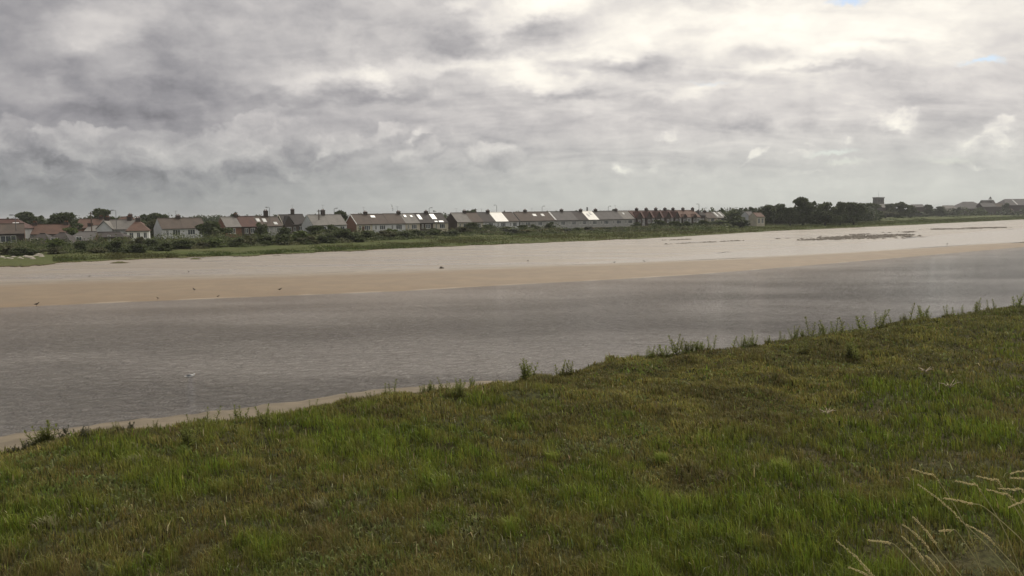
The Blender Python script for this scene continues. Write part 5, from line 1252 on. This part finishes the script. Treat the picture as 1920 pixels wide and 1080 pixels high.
weeds = [(28, 838, .6, 'grey'), (48, 832, .7, 'grey'), (84, 830, 1.25, 'bushy'), (122, 826, 1.0, 'grey'), (160, 822, .6, 'grey'), (213, 812, .75, 'clump'), (243, 808, .9, 'grey'), (292, 800, .65, 'clump'), (333, 795, .5, 'twin'), (354, 838, 1.1, 'bushy'),
         (368, 792, .5, 'single'), (391, 787, 1.05, 'twin'), (434, 783, .65, 'single'), (447, 786, 1.0, 'clump'), (523, 772, .5, 'clump'), (556, 762, .55, 'single'), (584, 760, .7, 'twin'), (500, 800, .9, 'clump'), (655, 757, .8, 'single'), (691, 751, .8, 'clump'), (722, 748, .8, 'single'),
         (738, 746, .85, 'twin'), (785, 736, .6, 'single'), (802, 734, .55, 'twin'), (838, 730, 1.0, 'triple'), (862, 731, .8, 'clump'), (858, 746, .9, 'bushy'), (979, 714, 1.35, 'triple'), (988, 712, 1.3, 'bushy'), (1003, 706, .7, 'grey'), (1022, 698, .8, 'single'),
         (1048, 694, 1.05, 'triple'), (1060, 691, 1.1, 'triple'), (1072, 690, .8, 'single'), (1219, 665, .9, 'twin'), (1232, 664, 1.15, 'triple'), (1243, 663, 1.2, 'single'), (1252, 662, .8, 'clump'), (1273, 661, 1.3, 'clump'), (1292, 659, .95, 'bushy'),
         (1308, 655, .7, 'twin'), (1335, 652, 1.1, 'twin'), (1350, 649, .9, 'clump'), (1362, 647, 1.05, 'triple'), (1375, 646, 1.2, 'single'), (1392, 643, .8, 'clump'), (1404, 641, .9, 'triple'), (1424, 637, 1.4, 'single'), (1414, 640, .9, 'twin'), (1444, 634, .7, 'single'),
         (1466, 631, .7, 'twin'), (1494, 629, 1.15, 'clump'), (1505, 628, .8, 'bushy'), (1517, 626, 1.5, 'twin'), (1528, 624, .9, 'triple'), (1541, 621, 1.4, 'single'), (1552, 619, 1.3, 'triple'), (1566, 617, 1.2, 'twin'), (1581, 615, 1.55, 'single'), (1600, 613, .7, 'twin'),
         (1614, 611, 1.7, 'triple'), (1642, 606, 1.65, 'triple'), (1649, 606, 1.4, 'twin'), (1671, 601, 1.1, 'single'), (1707, 596, 1.5, 'single'), (1726, 592, 1.3, 'clump'), (1737, 590, 1.2, 'triple'), (1778, 587, 1.2, 'twin'), (1789, 585, 1.35, 'single'), (1804, 582, .9, 'twin'),
         (1826, 578, 1.4, 'triple'), (1834, 577, 1.2, 'twin'), (1852, 575, .9, 'single'), (1866, 573, 1.0, 'single'), (1903, 568, 1.5, 'triple'), (1912, 567, 1.4, 'single'), (1503, 664, 1.1, 'clump'), (1600, 676, 1.3, 'bushy')]
_wr = random.Random(21)
for _i in range(46):        # shorter ones that fill the fringe
    _u = _wr.uniform(1195, 1915) if _i < 30 else _wr.uniform(30, 900)
    weeds.append((round(_u), cN(_u) - 2, round(_wr.uniform(.45, .95), 2), _wr.choice(['single', 'twin', 'triple', 'clump', 'clump', 'bushy'] if _u > 1000 else ['grey', 'grey', 'clump', 'bushy', 'twin'])))
ordw = 'first second third fourth fifth sixth seventh eighth ninth tenth eleventh twelfth thirteenth fourteenth fifteenth sixteenth seventeenth eighteenth nineteenth twentieth'.split()
ordw += ['twenty ' + w_ for w_ in ordw[:9]] + ['thirtieth'] + ['thirty ' + w_ for w_ in ordw[:9]]
kinds_n = {}
for i, (u, v, s_, k) in enumerate(sorted(weeds)):
    on_edge = not (v > cN(u) + 12)
    q = Vector(P(u, v, .9)); a = math.atan2(q.x, q.y)
    # walk along the ray of this column until it meets the ground
    d = ray(u, v); best = None; inc = .1; r_ = 8.0
    while r_ < 70:
        tt = r_ / math.hypot(d.x, d.y); x, y, z = d.x * tt, d.y * tt, H + d.z * tt
        gz = float(near_z(np.array([x]), np.array([y]))[0])
        if z <= gz: best = (x, y, gz); break
        r_ += inc
    re = float(np.interp(a, ED_AZ, ED_R))
    if best is None or r_ > re + .1: best = (math.sin(a) * (re - .35), math.cos(a) * (re - .35), 0); best = (best[0], best[1], float(near_z(np.array([best[0]]), np.array([best[1]]))[0]))
    kinds_n[k] = kinds_n.get(k, 0) + 1; n_ = kinds_n[k]
    where = 'on near bank edge' if on_edge else 'in the near grass'
    o = empty('weed', best, i * 1.1, '%s, %s from the left, %s' % (look[k], ordw[min(n_ - 1, 38)], where), 'weed', 'tall weeds along the near bank')
    st, fo = WM[k][i % 2]; o.scale = (s_ * 1.45, s_ * 1.45, s_ * 1.2)
    link('stem', st, o); link('foliage', fo, o)

def ground_hit(u, v):
    d = ray(u, v); r_ = 5.0
    while r_ < 60:
        tt = r_ / math.hypot(d.x, d.y); x, y, z = d.x * tt, d.y * tt, H + d.z * tt
        if z <= float(near_z(np.array([x]), np.array([y]))[0]) + .05: break
        r_ += .08
    return (x, y, float(near_z(np.array([x]), np.array([y]))[0]))
def tussock(u, v, s_, mat, label, seed):
    rs = random.Random(seed); m_ = MB()
    for i in range(150):
        a = rs.uniform(0, 6.28); q = Vector((rs.gauss(0, .09), rs.gauss(0, .09), 0)); L = rs.uniform(.14, .34); o_ = rs.uniform(.1, .7); w = .006 + .005 * rs.random()
        d = Vector((math.cos(a) * o_ - .15, math.sin(a) * o_, 1)).normalized(); sd_ = Vector((-math.sin(a), math.cos(a), 0)) * w; m2 = q + d * L * .6; tip = q + d * L * .95 + Vector((math.cos(a) * o_ - .2, math.sin(a) * o_, -.25)) * L * .35
        m_.poly([q - sd_ * .7, q + sd_ * .7, m2 + sd_, m2 - sd_]); m_.poly([m2 - sd_, m2 + sd_, tip])
    o = m_.build('grass_tussock', M[mat]); o.location = ground_hit(u, v); o.scale = (s_, s_, s_); tag(o, label, 'tussock')
M['tuss_bright'] = leaf_mat('tuss_bright', (.22, .28, .04), (.32, .34, .08), (.20, .26, .05), .4)
M['tuss_green'] = leaf_mat('tuss_green', (.12, .17, .03), (.17, .22, .04), (.12, .15, .04), .4)
M['tuss_pale'] = leaf_mat('tuss_pale', (.30, .28, .14), (.18, .20, .07), (.36, .33, .18), .4)
for k_, (u, v, s_, mt, lb) in enumerate([(1465, 882, 1.25, 'tuss_bright', 'brightest yellow green tussock in the dark grass at lower right'), (1240, 862, .9, 'tuss_bright', 'smaller bright tussock left of the brightest one, lower right half'),
    (1035, 860, .9, 'tuss_bright', 'bright tussock just right of the middle of the near grass'), (1590, 850, .8, 'tuss_pale', 'pale tipped tussock above right of the brightest one'), (760, 805, .9, 'tuss_green', 'dark green tussock below the gap in the edge weeds at centre left'),
    (250, 868, .9, 'tuss_pale', 'pale star shaped tussock low on the left side'), (1425, 880, .7, 'tuss_pale', 'straw tipped tussock touching the brightest one on its left'), (345, 850, 1.0, 'tuss_green', 'upright green tussock in the left meadow under the bushy weed'),
    (820, 1000, .9, 'tuss_green', 'green tussock near the bottom edge left of centre'), (960, 985, .9, 'tuss_bright', 'yellowish tussock near the bottom edge at centre'), (600, 950, .8, 'tuss_pale', 'pale tussock in the lower left quarter of meadow'),
    (1330, 985, .9, 'tuss_green', 'green tussock near bottom edge left of the nodding seed heads'), (1180, 780, .8, 'tuss_green', 'green tussock at the lower border of the olive shrub'), (90, 985, .8, 'tuss_pale', 'pale tussock at the lower left corner')]): tussock(u, v, s_, mt, lb, k_ + 40)

# ------------------------------------------------------------------ seed heads nodding in the wind close to the camera
def seed_stalk(tip, heel, Yd, head, label, seed):
    """tip and heel in image columns at depth Yd; the stalk runs on down to the embankment"""
    rs = random.Random(seed)
    def w3(u, v, Y): d = ray(u, v); return Vector((0, 0, H)) + d * (Y / d.y)
    t_ = w3(tip[0], tip[1], Yd); h_ = w3(heel[0], heel[1] + 4, Yd + .05); dirn = (h_ - t_)
    base = Vector((h_.x + max(dirn.x, .12) * 2.2, h_.y - .15, 0)); base.z = float(near_z(np.array([base.x]), np.array([base.y]))[0])
    root = empty('seed_head_grass', base, 0, label, 'grass stalk', 'dry seed head grasses at lower right')
    mid = h_.lerp(base, .45) + Vector((.02, 0, .14 * abs(h_.z - base.z)))
    pts = [base, mid, h_, h_.lerp(t_, .5) + Vector((0, 0, .018)), t_]
    P_ = []
    for i in range(17):         # smooth curve through the points
        s_ = i / 16 * 4; k = min(int(s_), 3); f = s_ - k; p0 = pts[max(k - 1, 0)]; p1 = pts[k]; p2 = pts[k + 1]; p3 = pts[min(k + 2, 4)]
        P_.append(.5 * ((2 * p1) + (p2 - p0) * f + (2 * p0 - 5 * p1 + 4 * p2 - p3) * f * f + (3 * p1 - p0 - 3 * p2 + p3) * f ** 3) - base)
    MB().tube(P_, [.0030] * 9 + [.0024] * 8, 5)  .build('stem', M['stalk'], root)
    hm = MB(); i0 = int(16 * (1 - .5 * head)); seg = P_[i0:]
    n = 90
    for i in range(n):
        f = i / n * (len(seg) - 1); k = min(int(f), len(seg) - 2); q = seg[k].lerp(seg[k + 1], f - k); d = (seg[k + 1] - seg[k]).normalized()
        a = rs.uniform(0, 6.28); o1 = d.orthogonal().normalized(); o2 = d.cross(o1); s_ = (o1 * math.cos(a) + o2 * math.sin(a)); L = rs.uniform(.010, .021) * (1.15 - .6 * i / n)
        e_ = q + (d * .8 + s_ * .55).normalized() * L; w_ = d.cross(s_) * .0028
        hm.poly([q, q.lerp(e_, .5) + w_, e_, q.lerp(e_, .5) - w_]); hm.poly([q + s_ * .001, q.lerp(e_, .5) + s_ * .003, e_ + d * .004, q.lerp(e_, .5) - s_ * .002])
    hm.build('seed_head', M['straw'], root)
ss = [((1568, 1014), (1640, 1080), 4.6, 1, 'longest pale seed head leaning left at the bottom edge, leftmost of the nodding grasses'),
      ((1592, 1064), (1650, 1095), 4.6, .8, 'faint seed head just under the leftmost one at the bottom edge'),
      ((1628, 1013), (1688, 1027), 5.0, .7, 'thin arching seed head right of the leftmost one'),
      ((1693, 984), (1745, 1030), 5.0, 1, 'seed head with rough tip left of the middle pair'),
      ((1692, 1006), (1742, 1062), 4.8, .8, 'faint lower seed head beneath the rough tipped one'),
      ((1712, 970), (1765, 1032), 5.0, .8, 'straight seed head rising left above the middle pair'),
      ((1736, 1042), (1768, 1080), 4.7, .8, 'short seed head near the bottom edge below the straight one'),
      ((1721, 908), (1805, 975), 5.4, 1, 'longest straight seed head pointing up left in the middle'),
      ((1812, 984), (1868, 1020), 5.0, 1, 'rough seed head right below the longest straight one'),
      ((1710, 880), (1763, 902), 5.6, 1, 'highest bent seed head at the top left of nodding grasses'),
      ((1762, 996), (1800, 1000), 5.2, .6, 'tiny pale tip between the middle seed heads'),
      ((1792, 902), (1840, 918), 5.4, .9, 'curved seed head right of the highest bent one'),
      ((1770, 934), (1860, 958), 5.2, .6, 'long thin arching grass stalk crossing the middle'),
      ((1832, 893), (1880, 910), 5.6, .9, 'curved seed head above the right hand group'),
      ((1850, 918), (1905, 938), 5.4, 1, 'thick seed head in the right hand group'),
      ((1872, 916), (1925, 926), 5.4, .9, 'seed head at the right edge above the thick one'),
      ((1892, 951), (1935, 940), 5.2, .8, 'seed head tip drooping left at the right edge'),
      ((1895, 888), (1940, 884), 5.6, .9, 'topmost seed head at the right edge'),
      ((1896, 896), (1945, 905), 5.5, .8, 'seed head just below the topmost at the right edge')]
for i, (a, b, y, hd, lb) in enumerate(ss): seed_stalk(a, b, y, hd, lb, i)

# pale drift sticks caught in the grass
def drift(u, v, label, s_, seed):
    d = ray(u, v); r_ = 9.0
    while r_ < 60:
        tt = r_ / math.hypot(d.x, d.y); x, y, z = d.x * tt, d.y * tt, H + d.z * tt
        if z <= float(near_z(np.array([x]), np.array([y]))[0]) + .12: break
        r_ += .1
    rs = random.Random(seed); m_ = MB()
    for i in range(9):
        a = rs.uniform(0, 6.28); L = rs.uniform(.15, .4) * s_; m_.tube([(0, 0, .0), (math.cos(a) * L * .5, math.sin(a) * L * .3, L * .35), (math.cos(a) * L, math.sin(a) * L * .6, L * rs.uniform(.2, .8))], [.018, .012, .005], 5)
    o = m_.build('driftwood', simple('drift', (.48, .40, .30), (.36, .3, .22), 5)); o.location = (x, y, z); tag(o, label, 'driftwood')
drift(1780, 727, 'pale bundle of drift sticks in the dark grass at right, largest of three', 1.0, 1)
drift(1735, 697, 'small pale drift stick bundle above and left of the largest one', .7, 2)
drift(1551, 776, 'small pale twiggy drift bundle on the green slope right of centre', .7, 3)

# ------------------------------------------------------------------ thin air haze over the estuary
hz = MB().box((-5200, -420, -1.8), (7200, 9600, 34)).build('haze', bpy.data.materials.new('haze'))
hm_ = hz.data.materials[0]; hm_.use_nodes = True; ht = NT(hm_.node_tree)
pv = ht.n('ShaderNodeVolumePrincipled'); pv.inputs['Color'].default_value = (.93, .95, .97, 1); pv.inputs['Density'].default_value = .00017
ho = ht.n('ShaderNodeOutputMaterial'); ht.link(pv.outputs[0], ho.inputs['Volume'])
tag(hz, 'thin pale haze over the estuary', 'haze', kind='stuff')
